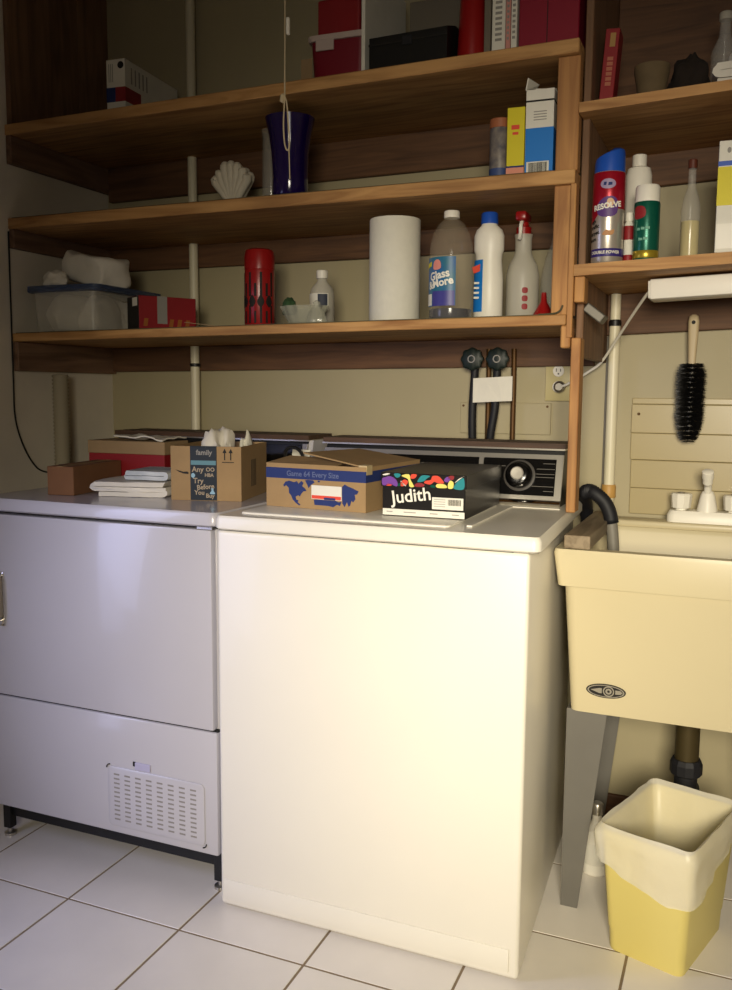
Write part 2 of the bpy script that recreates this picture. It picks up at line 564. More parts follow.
# sloped front plate frame: plane from (y .487,z .955) to (y .515,z 1.064)
py0, pz0, py1, pz1 = .4835, .952, .5165, 1.064
def onface(x0, x1, t0, t1, o0, o1):
    a = Vector((0, py0 + (py1 - py0) * t0, pz0 + (pz1 - pz0) * t0))
    b = Vector((0, py0 + (py1 - py0) * t1, pz0 + (pz1 - pz0) * t1))
    nrm = Vector((0, -(pz1 - pz0), (py1 - py0))).normalized()
    q = [a + nrm * o0, a + nrm * o1, b + nrm * o1, b + nrm * o0]
    return slab(x0, x1, [(p.y, p.z) for p in q])
fr = join(onface(cxl, cxl + .015, 0, 1, 0, .006), onface(cxr - .017, cxr, 0, 1, 0, .006), onface(cxl + .015, cxr - .017, .90, 1, 0, .006), onface(cxl + .015, cxr - .017, 0, .10, 0, .006), onface(.105, .117, .10, .90, 0, .006))
obj('console_trim', fr, m_silver, W)
obj('console_chrome_foot', slab(cxl, cxr, [(.468, .9402), (.4665, .947), (.472, .953), (.482, .956), (.487, .953), (.478, .9402)]), m_chrome, W, True)
pl_l = obj('control_panel', onface(cxl + .015, .105, .10, .90, 0, .003), m_blackg, W)
pl_r = obj('control_panel', onface(.117, cxr - .017, .10, .90, 0, .003), m_blackg, W)
marks = []
for x0, x1, t in ((.245, .30, .50), (.25, .30, .57), (.245, .30, .30), (.255, .30, .68), (.27, .30, .80), (.125, .175, .72), (.125, .165, .30), (.13, .16, .55), (.275, .30, .2)):
    marks.append(onface(x0, x1, t, t + .012, .0028, .0034))
obj('printed_lines', join(*marks), mat('dim_print', '#605c55', 0.6), pl_r)['kind'] = 'stuff'
marks = [onface(-.30 + .08 * k, -.25 + .08 * k, .72, .735, .0028, .0034) for k in range(5)]
obj('printed_lines', join(*marks), mat('dim_print', '#605c55', 0.6), pl_l)['kind'] = 'stuff'
tilt = math.degrees(math.atan2(py1 - py0, pz1 - pz0))
K = Matrix.Translation((.213, .497, 1.012)) @ Matrix.Rotation(R(90 - tilt), 4, 'X')
obj('dial_ring', xf(lathe([(.040, 0), (.040, .004), (.037, .005), (.037, .003)], 40), K), mat('dial_grey', '#3f3b37', 0.5), W, True)
kn = obj('timer_knob', xf(lathe([(.034, 0), (.034, .012), (.030, .016), (.026, .028), (.022, .030)], 36), K), m_blackg, W, True)
obj('knob_cap', xf(lathe([(.0165, .029), (.0165, .033), (.014, .035), (.004, .0345)], 28), K), mat('knob_silver', '#cfcac0', 0.38, metal=0.6), kn, True)

# ------------------------------------------------------------------ dryer
D = thing('clothes_dryer', 'cool-white front-loading dryer with hinged door and vent grille, on black legs', 'dryer', (-1.46, 1.755, 0))
dx0, dx1 = -.365, .348
obj('body', box(dx0, dx1, .018, .68, .095, .905, .008, 2), m_enamel_d, D, True)
obj('top_deck', loft([rrect(-.004, .335, .715, .70, .02, .906), rrect(-.004, .335, .735, .715, .024, .911), rrect(-.004, .335, .735, .715, .024, .932), rrect(-.004, .335, .725, .705, .02, .940)]), m_enamel_d, D, True, 50)
obj('top_seam', box(dx0 + .003, dx1 - .003, .006, .66, .899, .9058), m_seam, D)
dr = obj('door', box(dx0 + .004, dx1 - .012, -.004, .02, .4115, .897, .006, 2), m_enamel_d, D, True)
obj('handle', join(tube([(dx0 + .056, -.006, .735), (dx0 + .058, -.03, .73), (dx0 + .058, -.034, .675), (dx0 + .058, -.03, .62), (dx0 + .056, -.006, .612)], .008, 10), box(dx0 + .045, dx0 + .067, -.008, -.003, .60, .745, .003)), m_chrome, dr, True)
obj('hinge', box(dx1 - .05, dx1 - .008, -.006, .018, .8975, .9045, .001), m_silver, D)
obj('door_gap', box(dx0 + .004, dx1 - .004, .004, .02, .408, .4115), m_seam, D)
lp = obj('lower_panel', box(dx0 + .004, dx1 - .004, -.002, .02, .098, .408, .005, 2), m_enamel_d, D, True)
gx0, gx1, gz0, gz1 = .022, .308, .118, .275
gr = obj('vent_grille', loft([[(x, -.001, z) for x, _, z in [(p[0], 0, p[1]) for p in rrect((gx0 + gx1) / 2, (gz0 + gz1) / 2, gx1 - gx0, gz1 - gz0, .014, 0)]],
                             [(p[0], -.0045, p[1]) for p in rrect((gx0 + gx1) / 2, (gz0 + gz1) / 2, gx1 - gx0, gz1 - gz0, .014, 0)],
                             [(p[0], -.006, p[1]) for p in rrect((gx0 + gx1) / 2, (gz0 + gz1) / 2, gx1 - gx0 - .006, gz1 - gz0 - .006, .012, 0)]]), m_enamel_d, D, True)
m_slot = mat('slot_grey', '#8b8680', 0.7)
sl = []
for i in range(8):
    for j in range(11):
        x = gx0 + .028 + i * .0325
        z = gz0 + .020 + j * .0118
        sl.append(box(x - .0085, x + .0085, -.0064, -.0055, z - .0021, z + .0021))
so = obj('vent_slots', join(*sl), m_slot, gr)
so['kind'] = 'stuff'
gc = []
for (x, z, a0) in ((gx0 + .006, gz1 - .006, 90), (gx1 - .006, gz0 + .006, 270)):
    gc.append(tube([(x + .010 * math.cos(R(a0 + k * 22.5)), -.004, z + .010 * math.sin(R(a0 + k * 22.5))) for k in range(5)], .0016, 6))
for g_ in gc:
    obj('grille_corner_gap', g_, m_seam, D)
obj('release_tab', box(.105, .152, -.005, -.001, .277, .297, .002), mat('lilac_tab', '#b2aec6', 0.5), lp)
obj('tab_slot', box(.099, .108, -.0045, -.001, .285, .297, .001), m_seam, lp)
obj('base_pan', box(dx0 + .01, dx1 - .01, .05, .66, .082, .0955), m_black, D)
for fx in (dx0 + .02, dx1 - .018):
    for fy in (.03, .62):
        lg = obj('leg', box(fx - .012, fx + .012, fy - .012, fy + .012, .022, .0955, .002), m_black, D)
        obj('levelling_foot', lathe([(.016, 0), (.016, .007), (.006, .010), (.006, .024)], 16, fx, fy), m_silver, lg, True)
obj('base_rail', box(dx0 + .032, dx1 - .03, .03, .045, .055, .0955, .001), m_black, D)
# console
dcl, dcr = -.34, .327
obj('console_housing', slab(dcl, dcr, [(.49, .9395), (.505, .96), (.53, 1.075), (.66, 1.08), (.67, .9395)]), m_black, D)
obj('console_cap', slab(dcl - .003, dcr + .003, [(.515, 1.081), (.515, 1.094), (.67, 1.094), (.67, 1.081)]), m_brown_cap, D)
obj('cap_trim', slab(dcl - .003, dcr + .003, [(.510, 1.077), (.510, 1.081), (.67, 1.081), (.67, 1.077)]), m_silver, D)
obj('console_end_trim', slab(dcr - .014, dcr, [(.489, .955), (.483, .957), (.512, 1.07), (.52, 1.07)]), m_silver, D)
obj('control_panel', slab(dcl, dcr - .018, [(.497, .965), (.492, .966), (.515, 1.066), (.52, 1.066)]), m_blackg, D)
obj('console_end_cap', slab(dcr, dcr + .014, [(.49, .9402), (.525, 1.08), (.66, 1.08), (.67, .9402)]), m_enamel_d, D)

# ------------------------------------------------------------------ laundry sink
SK = thing('laundry_sink', 'cream plastic laundry tub on grey tapered steel legs, with oval badge', 'sink', (-.0855, 2.245, 0))
def rl(w_, d_, r, z, dy=0):
    return rrect(0, dy, w_ - .006, d_ - .033, r, z)
tub = loft([rl(.49, .43, .03, .491), rl(.51, .455, .02, .489), rl(.55, .497, .025, .785), rl(.575, .519, .016, .787), rl(.596, .525, .012, .862), rl(.592, .521, .012, .871),
            rl(.545, .42, .03, .8715, -.025), rl(.535, .41, .04, .86, -.025), rl(.47, .36, .06, .53, -.025), rl(.44, .33, .05, .52, -.025)])
obj('tub', tub, m_sink, SK, True, 35)
obj('back_ledge', box(-.28, .28, .175, .244, .8685, .888, .006, 3), m_sink, SK, True)
obj('drain_strainer', lathe([(.045, .520), (.045, .5225), (.03, .5215)], 24, .02, -.02), m_chrome, SK)
def leg(sx, sy):
    bms = []
    xo = sx * .257
    yo = sy * .20
    # tapered front plate and a side flange, an L profile
    def P(a, b, y):
        return [(xo - sx * 0.0, y, .489), (xo - sx * a, y, .503), (xo - sx * b, y, 0.0), (xo - sx * 0.0, y, 0.0)]
    pl = loft([P(.09, .037, yo), P(.09, .037, yo - sy * .003)])
    Q = lambda x: [(x, yo, .489), (x, yo - sy * .075, .489), (x, yo - sy * .03, 0), (x, yo, 0)]
    fl_ = loft([Q(xo), Q(xo + sx * .003)])
    return join(pl, fl_)
for sx in (-1, 1):
    for sy in (-1, 1):
        obj('leg', leg(sx, sy), m_leg, SK)
bd = obj('oval_badge', loft([[(-.171 + .044 * math.cos(2 * PI * k / 40), -.2275, .547 + .0165 * math.sin(2 * PI * k / 40)) for k in range(40)],
                             [(-.171 + .044 * math.cos(2 * PI * k / 40), -.2335, .547 + .0165 * math.sin(2 * PI * k / 40)) for k in range(40)]]), m_ink, SK)
# lettering / emblem of the badge
def ring2(cx, cz, r0x, r0z, r1x, r1z, y, n=40):
    A = [[(cx + rx * math.cos(2 * PI * k / n), y + oy, cz + rzz * math.sin(2 * PI * k / n)) for k in range(n)] for rx, rzz, oy in ((r0x, r0z, 0), (r0x, r0z, -.0008), (r1x, r1z, -.0008), (r1x, r1z, 0))]
    return loft(A, False, False)
yb = -.2333
m_badge = mat('badge_silver', '#8d877a', 0.45)
obj('badge_rim', ring2(-.171, .547, .041, .0145, .038, .0128, yb), m_badge, bd)
obj('badge_emblem', join(ring2(-.165, .547, .0125, .0125, .0098, .0098, yb, 28), ring2(-.165, .547, .007, .007, .003, .003, yb, 20), poly([(-.205, .5475), (-.185, .553), (-.180, .553), (-.180, .541), (-.186, .541)], .0008), poly([(-.150, .552), (-.139, .5515), (-.134, .547), (-.139, .543), (-.150, .542)], .0008)), m_badge, bd)
for o in [c for c in bd.children if c.name.startswith('badge_emblem')]:
    for v in o.data.vertices:
        if v.co.y > -.1:
            v.co.y += yb
for o_ in [bd] + list(bd.children):      # lay the badge on the sloping front of the tub
    for v in o_.data.vertices:
        v.co.y = -(.211 + (v.co.z - .489) * .0709) + (v.co.y + .2275) * .5 - .0004
# drain pipe under it
dp = thing('drain_pipe', 'dark drain pipe with slip nut below the laundry tub', 'pipe', (-.088, 2.30, .30))
obj('tailpiece', lathe([(.029, .01), (.029, .1885)], 22), m_brass, dp, True)
obj('slip_nut', lathe([(.034, -.03), (.039, -.025), (.039, .0), (.034, .012)], 12), m_rubber, dp)
obj('lower_pipe', tube([(0, 0, -.03), (0, 0, -.12), (0, .02, -.16), (0, .10, -.17), (0, .2495, -.17)], .028, 16), m_rubber, dp, True)
obj('side_branch', lathe([(.012, -.02), (.014, -.02), (.014, .02), (.012, .02)], 14, -.036, .01), m_rubber, dp)
for v in [c for c in dp.children if c.name.startswith('side_branch')][0].data.vertices:
    v.co.z += .165

# splash panel on the wall
sp = thing('splash_panel', 'beige ribbed splash panel on the wall behind the faucet', 'wall panel', (-.279, YB, .89))
for z0, z1, t in ((0, .072, .010), (.072, .149, .012), (.149, .222, .010), (.222, .300, .013), (.300, .317, .008)):
    obj('ridge', box(-.003 * (z0 > .1), .58, -t, -.0003, z0 + .0006, z1, .002, 2), m_splash, sp)
obj('screw', xf(lathe([(.004, 0), (.004, .002), (.002, .003)], 10), Matrix.Translation((.016, -.0130, .274)) @ Matrix.Rotation(R(90), 4, 'X')), m_copper, sp)

# faucet
FA = thing('faucet', 'white two-handle faucet on the back ledge of the laundry tub', 'faucet', (-.075, 2.456, .8885))
obj('base_plate', loft([rrect(0, 0, .195, .06, .02, 0), rrect(0, 0, .195, .06, .02, .018), rrect(0, 0, .182, .048, .018, .030)]), m_white, FA, True)
obj('spout', join(lathe([(.026, .029), (.022, .050), (.018, .07), (.013, .082)], 20), tube([(0, 0, .06), (0, -.015, .095), (0, -.035, .112), (0, -.055, .118)], .0095, 12)), m_white, FA, True)
obj('aerator', xf(lathe([(.012, 0), (.012, .014), (.014, .016), (.014, .034), (.011, .036)], 20), Matrix.Translation((0, -.052, .108)) @ Matrix.Rotation(R(30), 4, 'X')), m_white, FA, True)
for sx in (-1, 1):
    h = obj('handle', lathe([(.014, .029), (.014, .034), (.024, .036), (.027, .070), (.024, .074), (.004, .075)], 10, sx * .064, 0), m_white, FA)
    obj('handle_cap', lathe([(.009, .0748), (.008, .077)], 14, sx * .064, 0), m_silver, h)

# grey board between washer and sink, carrying the post
tag(obj('filler_board', box(-.358, -.300, 2.003, 2.46, .8722, .903, .003), m_grey_wood), 'weathered grey board lying between the washing machine and the laundry tub', 'board')

# washer discharge hose hooked over the tub
HO = thing('drain_hose', 'black corrugated hose with grey end hooked over the tub rim', 'hose', (-.33, 2.3, .90))
hp = [(-.05, .18, -.05), (-.047, .12, .02), (-.035, .02, .065), (-.012, -.01, .072), (.018, -.015, .050), (.033, -.016, .022), (.039, -.016, -.004)]
bm = tube(hp, lambda t: .0175 + .0012 * math.sin(t * 260), 14, n=14)
obj('rubber_hook', bm, m_rubber, HO, True, 60)
obj('hose_end', tube([(.037, -.016, .004), (.042, -.016, -.03), (.046, -.016, -.075), (.05, -.02, -.13)], .0145, 14), m_grey_hose, HO, True)

# hanging brush
BR = thing('scrub_brush', 'long black-bristled brush with pale wooden handle hanging above the faucet', 'brush', (-.131, 2.487, 1.08))
hd = loft([rrect(0, 0, .018, .014, .006, .215), rrect(0, 0, .021, .016, .007, .25), rrect(0, 0, .026, .017, .008, .30), rrect(0, 0, .027, .017, .008, .325), rrect(0, 0, .022, .015, .007, .338), rrect(0, 0, .010, .008, .003, .342)])
obj('handle', hd, mat('pale_handle', '#b9a785', 0.5), BR, True)
obj('hang_hole', xf(lathe([(.005, 0), (.005, .001)], 12), Matrix.Translation((0, -.0085, .322)) @ Matrix.Rotation(R(90), 4, 'X')), m_ink, BR)
obj('core', tube([(0, 0, .22), (0, 0, .04)], .006, 8, False), m_leg, BR)
obj('nail', tube([(0, -.003, .322), (0, .04, .322)], .0022, 8, False), m_silver, BR)
bm = bmesh.new()
rnd = random.Random(3)
for k in range(6000):
    t = rnd.random()
    z = .018 + t * .20
    rad = .034 * (1 - .25 * max(0, (t - .9) / .1)) if t > .3 else .034 * (.40 + .60 * math.sqrt(t / .3))
    a = rnd.random() * 2 * PI
    row = round(z / .0125) * .0125
    z = z * .6 + row * .4
    ln = rad * (0.85 + .3 * rnd.random())
    dirn = Vector((math.cos(a), math.sin(a) * .82, (rnd.random() - .62) * .35))
    p0 = Vector((0, 0, z)) + Vector((math.cos(a), math.sin(a), 0)) * .004
    p1 = p0 + dirn * ln
    if p1.y > .0335:
        p1.y = .0335
    s = dirn.cross(Vector((0, 0, 1))).normalized() * .0015
    u = Vector((0, 0, .0015))
    b = [bm.verts.new(p0 + s), bm.verts.new(p0 - s * .5 + u), bm.verts.new(p0 - s * .5 - u)]
    tip = bm.verts.new(p1)
    for i in range(3):
        bm.faces.new((b[i], b[(i + 1) % 3], tip))
bo = obj('bristles', bm, m_black, BR)
bo['kind'] = 'stuff'

# under-shelf light fixture and its cord
FX = thing('under_shelf_light', 'white slim light fixture under the shelf above the sink', 'light fixture', (-.215, 2.2, 1.436))
obj('housing', xf(box(0, .50, 0, .085, 0, .046, .004), Matrix.Rotation(-math.atan(SL), 4, 'Y')), m_white, FX, True)
obj('end_cap', xf(box(-.004, .004, .004, .081, .003, .043, .002), Matrix.Rotation(-math.atan(SL), 4, 'Y')), m_paper, FX)
CD = thing('power_cord', 'white power cord running from the under-shelf light to the outlet', 'cord', (-.476, 2.512, 1.236))
obj('cord', tube([(0, .0, 0), (.025, -.005, .008), (.085, -.010, .044), (.118, -.032, .068), (.165, -.10, .125), (.215, -.20, .180), (.250, -.275, .214), (.262, -.285, .222)], .0036, 8), m_white, CD, True)
obj('plug', xf(lathe([(.012, 0), (.016, .004), (.016, .016), (.010, .022)], 16), Matrix.Translation((0, .0165, 0)) @ Matrix.Rotation(R(90), 4, 'X')), m_silver, CD, True)

# outlet
OU = thing('wall_outlet', 'ivory duplex outlet behind the post with a plug in the lower socket', 'outlet', (-.484, YB, 1.258))
obj('cover_plate', box(-.037, .037, -.010, -.0002, -.062, .062, .003), m_ivory, OU, True)
for dz in (.022, -.022):
    s = obj('socket', xf(lathe([(.016, 0), (.016, .002), (.015, .003)], 20), Matrix.Translation((0, -.010, dz)) @ Matrix.Rotation(R(90), 4, 'X')), m_white, OU)
    obj('slot', join(box(-.007, -.005, -.0135, -.012, dz - .002, dz + .007), box(.005, .007, -.0135, -.012, dz - .002, dz + .006), box(-.002, .002, -.0135, -.012, dz - .010, dz - .006)), m_ink, s)
obj('screw', xf(lathe([(.003, 0), (.003, .001)], 10), Matrix.Translation((0, -.010, .05)) @ Matrix.Rotation(R(90), 4, 'X')), m_copper, OU)

# access panel on wall, with screws
AP = thing('access_panel', 'thin cream access panel on the wall behind the washer hoses', 'wall panel', (-.636, YB, 1.145))
obj('panel', box(-.133, .133, -.008, -.0002, -.045, .045, .002), m_wall, AP)
for sx in (-1, 1):
    obj('screw', xf(lathe([(.0035, 0), (.0035, .001)], 10), Matrix.Translation((sx * .123, -.008, .035)) @ Matrix.Rotation(R(90), 4, 'X')), m_copper, AP)

# supply valves, hoses and copper pipes
for i, (x, lab) in enumerate(((-.715, 'left dark green supply valve with black hose, under the lowest shelf'), (-.642, 'right dark green supply valve with black hose, nearer the outlet'))):
    V = thing('supply_valve', lab, 'valve', (x, 2.49, 1.312), 0, 'washer supply valves')
    obj('valve_body', xf(lathe([(.014, -.036), (.014, .0), (.020, .004), (.020, .012)], 16), Matrix.Rotation(R(90), 4, 'X')), m_valve, V, True)
    hw = []
    for k in range(48):
        a = 2 * PI * k / 48
        hw.append(.031 + .0018 * math.cos(8 * a))
    obj('hand_wheel', loft([[(hw[k] * math.cos(2 * PI * k / 48) * s_, y, hw[k] * math.sin(2 * PI * k / 48) * s_) for k in range(48)] for s_, y in ((1, -.012), (1, -.024), (.8, -.028))]), m_valve, V, True)
    obj('wheel_screw', ring2(0, 0, .011, .011, .008, .008, -.0285, 20), m_silver, V)
    obj('copper_pipe', tube([(.035, .03, .03), (.036, .03, -.05), (.036, .03, -.30)], .0075, 10, False), m_copper, V, True)
    hx = .004 if i == 0 else -.004
    pts = [(hx, 0, -.01), (hx - .001, -.004, -.06), (hx - .004, -.006, -.14), (hx - .004 - .012 * i, -.002, -.22), (hx - .004 - .02 * i, .02, -.32)]
    obj('supply_hose', tube(pts, .0115, 12), m_rubber, V, True)
pt = obj('paper_tag', loft([[(-.056 + .112 * i / 8, -.0012 * s_ + .004 * math.sin(i * .9) * .4, -.032 + .006 * (i / 8)) for i in range(9)] + [(-.056 + .112 * i / 8, -.0012 * s_ + .004 * math.sin(i * .9) * .4, .036 + .006 * (i / 8)) for i in range(8, -1, -1)] for s_ in (0, 1)]), m_paper)
pt.location = (-.652, 2.462, 1.222)
tag(pt, 'blank white paper sheet hung in front of the two washer hoses', 'paper')

# vertical pipes
PL = thing('vent_pipe', 'white vertical pipe on the back wall behind the dryer end of the shelves', 'pipe', (-1.665, 2.512, 0.945))
for z0, z1 in ((0, .4165), (.4445, .7418), (.7758, 1.0108), (1.0418, 1.65)):
    obj('pipe_length', lathe([(.0145, z0), (.0145, z1)], 18), m_pvc, PL, True)
obj('pipe_clamp', lathe([(.0155, .35), (.0175, .351), (.0175, .36), (.0155, .361)], 18), m_black, PL, True)
PR = thing('supply_pipe', 'white vertical pipe on the wall left of the splash panel', 'pipe', (-.331, 2.508, .60))
obj('pipe_length', lathe([(.0145, .30), (.0145, .80)], 18), m_pvc, PR, True)
obj('pipe_length', lathe([(.0125, .0), (.0125, .30)], 18), m_pvc, PR, True)
obj('upper_length', lathe([(.0135, .815), (.0135, .8825)], 18), m_pvc, PR, True)
obj('union', lathe([(.0165, .798), (.0165, .812), (.012, .816)], 18), m_black, PR, True)
obj('tan_fitting', lathe([(.018, .335), (.019, .338), (.019, .368), (.017, .371)], 18), mat('tan_fitting', '#b98f4e', 0.5), PR, True)
tag(obj('grey_conduit', tube([(-.352, 2.541, .93), (-.352, 2.541, 1.3725)], .0035, 8, False), m_grey_hose), 'thin grey cable running up beside the white pipe left of the splash panel', 'cable')

# left corner: cable and corrugated hose
tag(obj('wall_cable', tube([(-2.026, 2.088, 1.68), (-2.026, 2.087, 1.5), (-2.026, 2.086, 1.25), (-2.026, 2.088, 1.13), (-2.026, 2.12, 1.04), (-2.026, 2.17, .975), (-2.022, 2.22, .955)], .0025, 6), m_black), 'thin dark cable straggling down the left wall', 'cable')
bm = lathe([((.026 if k % 2 else .022), 1.265 * k / 212) for k in range(213)], 20)
ch = obj('corrugated_duct', bm, mat('grey_duct', '#978d76', 0.7), None, True, 70)
ch.location = (-1.985, 2.24, 0)
tag(ch, 'grey-green corrugated duct standing in the left corner behind the dryer', 'duct')

# ------------------------------------------------------------------ waste bin
BN = thing('waste_bin', 'yellow square plastic waste bin lined with a white bag', 'waste bin', (-.103, 2.010, 0), -17)
bw, bdp, bh = .205, .30, .285
T = .80
obj('bin_shell', loft([rrect(0, 0, bw * T, bdp * T, .018, 0), rrect(0, 0, bw * T + .004, bdp * T + .004, .02, .004), rrect(0, 0, bw * (T + .035), bdp * (T + .035), .02, .05), rrect(0, 0, bw * (T + .05), bdp * (T + .05), .02, .054), rrect(0, 0, bw * .985, bdp * .985, .02, bh - .004), rrect(0, 0, bw, bdp, .02, bh), rrect(0, 0, bw - .008, bdp - .008, .018, bh), rrect(0, 0, bw * T - .008, bdp * T - .008, .018, .008)]), m_bin, BN, True)
# bag: inside lining + rim + hanging cuff with ragged hem
from mathutils import noise as mnoise
def ring_pts(w_, d_, r, z, n=10):
    pts = rrect(0, 0, w_, d_, r, z, 4)
    out = []
    for i in range(len(pts)):
        a, b = Vector(pts[i]), Vector(pts[(i + 1) % len(pts)])
        k = max(1, int((b - a).length / .02)) if (b - a).length > .03 else 1
        for j in range(12 if (b - a).length > .03 else 1):
            out.append(a.lerp(b, j / (12 if (b - a).length > .03 else 1)))
    return out
def hem(p):          # how far the cuff hangs down, larger at the front right corner
    f = max(0.0, 1 - (Vector((p.x - .07, p.y + .14))).length / .20)
    n_ = mnoise.noise(Vector((p.x * 18, p.y * 18, 2.0)))
    return .055 + .075 * f + .014 * n_
def pushed(pts, amp, s):
    return [p + Vector((mnoise.noise(p * 22 + Vector((s, 0, 0))), mnoise.noise(p * 22 + Vector((0, s, 0))), .6 * mnoise.noise(p * 22 + Vector((0, 0, s))))) * amp for p in pts]
loops = []
loops.append(pushed(ring_pts(bw * .64, bdp * .68, .02, .03), .006, 1))
loops.append(pushed(ring_pts(bw * .72, bdp * .76, .02, .12), .010, 2))
loops.append(pushed(ring_pts(bw * .82, bdp * .86, .02, .22), .007, 3))
loops.append(ring_pts(bw - .014, bdp - .014, .018, bh + .002))
loops.append(pushed(ring_pts(bw + .002, bdp + .002, .02, bh + .012), .004, 4))
loops.append(pushed(ring_pts(bw + .016, bdp + .016, .022, bh - .002), .003, 5))
base = ring_pts(bw + .016, bdp + .016, .022, 0)
for fct in (.12, .26, .40, .55, .70, .85, 1.0):
    lp_ = []
    for q0, p in enumerate(base):
        h_ = hem(p)
        z = bh - h_ * fct
        sc = 1.0 - .045 * (h_ * fct / .1)
        nrm = Vector((p.x / bw, p.y / bdp, 0)).normalized()
        q = Vector((p.x * sc, p.y * sc, z))
        pl_ = mnoise.noise(Vector((p.x * 38 + p.y * 30, z * 14, 3))) + .6 * mnoise.noise(Vector((p.x * 90, p.y * 90, z * 40)))
        q += nrm * (.004 + .0065 * pl_ * min(1, fct * 2.2))
        lp_.append(q)
    loops.append(lp_)
obj('bag_liner', loft(loops, True, False), m_film, BN, True, 80)

# white bottle behind the sink leg
WB = thing('detergent_bottle', 'white bottle on the floor behind the grey sink leg', 'bottle', (-.292, 2.235, 0))
obj('bottle_body', lathe([(.030, 0), (.034, .004), (.034, .10), (.032, .118), (.015, .132), (.012, .14), (.012, .155)], 24), m_white, WB, True)
obj('cap', lathe([(.015, .155), (.015, .18), (.012, .184)], 18), m_silver, WB, True)
obj('wrapper', lathe([(.0343, .03), (.0348, .031), (.0348, .085), (.0343, .086)], 24, cap0=False, cap1=False), m_paper, WB, True)

# ------------------------------------------------------------------ boxes on the machines
DZ = .9405
LZ = .9465      # washer lid surface
def carton_walls(w_, d_, h, t=.003):
    return join(box(0, w_, 0, t, 0, h), box(0, w_, d_ - t, d_, 0, h), box(0, t, t, d_ - t, 0, h), box(w_ - t, w_, t, d_ - t, 0, h), box(t, w_ - t, t, d_ - t, 0, t))

# shoe box
JB = thing('shoe_box', 'black shoe box with colourful swirl-print lid and white script on the washer', 'box', (-.729, 1.832, LZ), 1)
jw, jd, jh = .189, .315, .100
obj('box_base', box(0, jw, 0, jd, 0, .072, .0008, 1), mat('black_card', '#14110f', 0.35), JB)
JL = obj('box_lid', join(box(-.003, jw + .003, -.003, jd + .003, .066, .096, .0008, 1)), MATS['black_card'], JB)
prints = {m_purple: [[(.000, .070), (.006, .067), (.02, .070), (.034, .066), (.036, .074), (.03, .083), (.018, .088), (.006, .085), (.000, .082)], [(.142, .083), (.150, .080), (.156, .086), (.152, .092), (.146, .090)]],
          m_coral: [[(.044, .067), (.056, .070), (.060, .078), (.052, .082), (.044, .076)], [(.066, .085), (.076, .086), (.080, .094), (.068, .094)], [(.098, .076), (.112, .074), (.120, .080), (.130, .077), (.142, .078), (.136, .087), (.128, .093), (.116, .092), (.112, .084), (.100, .081)], [(.01, .067), (.02, .067), (.024, .071), (.012, .071)]],
          m_teal: [[(.028, .094), (.042, .094), (.040, .087), (.032, .086)], [(.082, .078), (.096, .080), (.104, .087), (.110, .092), (.094, .093), (.086, .087)], [(.164, .067), (.186, .067), (.186, .090), (.176, .086), (.168, .078)]],
          m_lemon: [[(.045, .090), (.062, .094), (.066, .082), (.072, .072), (.074, .067), (.064, .067), (.060, .083)], [(.124, .070), (.130, .067), (.148, .068), (.146, .074), (.136, .076), (.126, .075)], [(.152, .067), (.162, .068), (.163, .080), (.156, .084), (.151, .076)]],
          m_green: [[(.036, .067), (.043, .068), (.044, .073), (.038, .073)], [(.112, .068), (.122, .067), (.121, .072), (.113, .073)]],
          m_red: [[(.152, .088), (.162, .086), (.164, .094), (.154, .094)], [(.076, .068), (.094, .068), (.098, .073), (.088, .076), (.078, .074)]],
          m_white: [[(.0, .0905), (.010, .094), (.018, .0935), (.008, .0895)], [(.044, .079), (.050, .0735), (.056, .068), (.050, .069), (.044, .074)], [(.166, .079), (.172, .084), (.184, .093), (.186, .094), (.174, .088)]]}
for m_, ps in prints.items():
    for p in ps:
        obj('lid_print', mv(poly(spl(p, 4)), 0, -.0031, 0), m_, JL)
obj('script_lettering', xf(text_bm('Judith', .040, .0006), Matrix.Translation((.067, -.0008, .046)) @ Matrix.Rotation(R(-8), 4, 'Y')), m_white, JB)
obj('bottom_strip', box(.001, jw - .001, -.0006, .001, .002, .016), m_paper, JB)
jl = obj('size_label', box(.115, .185, -.0006, .001, .020, .046), m_paper, JB)
obj('barcode', mv(barcode(.030, .013, 4), .166, -.0008, .036), m_ink, jl)
obj('label_lines', join(*[box(.119, .145, -.0009, -.0004, z, z + .0012) for z in (.041, .036, .031, .026)]), m_grey_print, jl)
obj('strip_lines', join(*[box(x, x + l_, -.0009, -.0004, .0085, .0105) for x, l_ in ((.01, .014), (.05, .028), (.11, .018), (.16, .016))]), m_grey_print, JB)

# map-printed shipping carton
MB = thing('shipping_carton', 'open kraft carton with navy band and world map, left of the shoe box', 'box', (-1.042, 1.868, LZ), -5)
mw, md, mh = .268, .292, .103
obj('carton_walls', carton_walls(mw, md, mh), m_card, MB)
obj('navy_band', join(box(-.0005, mw + .0005, -.0006, .001, .068, .093), box(mw - .001, mw + .0006, -.0005, md, .068, .093)), m_navy, MB)
obj('band_lettering', mv(text_bm('Game 64 Every Size', .0175, .0003), .128, -.0010, .080), mat('faded_blue', '#5a6488', 0.8), MB)
NA = [(.048, .052), (.054, .060), (.064, .063), (.078, .060), (.086, .063), (.090, .057), (.098, .064), (.104, .060), (.100, .052), (.108, .047), (.112, .041), (.104, .040), (.098, .034), (.094, .027), (.090, .030), (.082, .026), (.084, .019), (.090, .018), (.088, .013), (.096, .008), (.092, .006), (.082, .012), (.074, .019), (.070, .028), (.064, .034), (.063, .046), (.056, .052), (.050, .048)]
GR = [(.108, .066), (.116, .0675), (.130, .067), (.134, .062), (.124, .056), (.118, .048), (.114, .056)]
IS = [(.142, .0665), (.147, .067), (.149, .064), (.143, .063)]
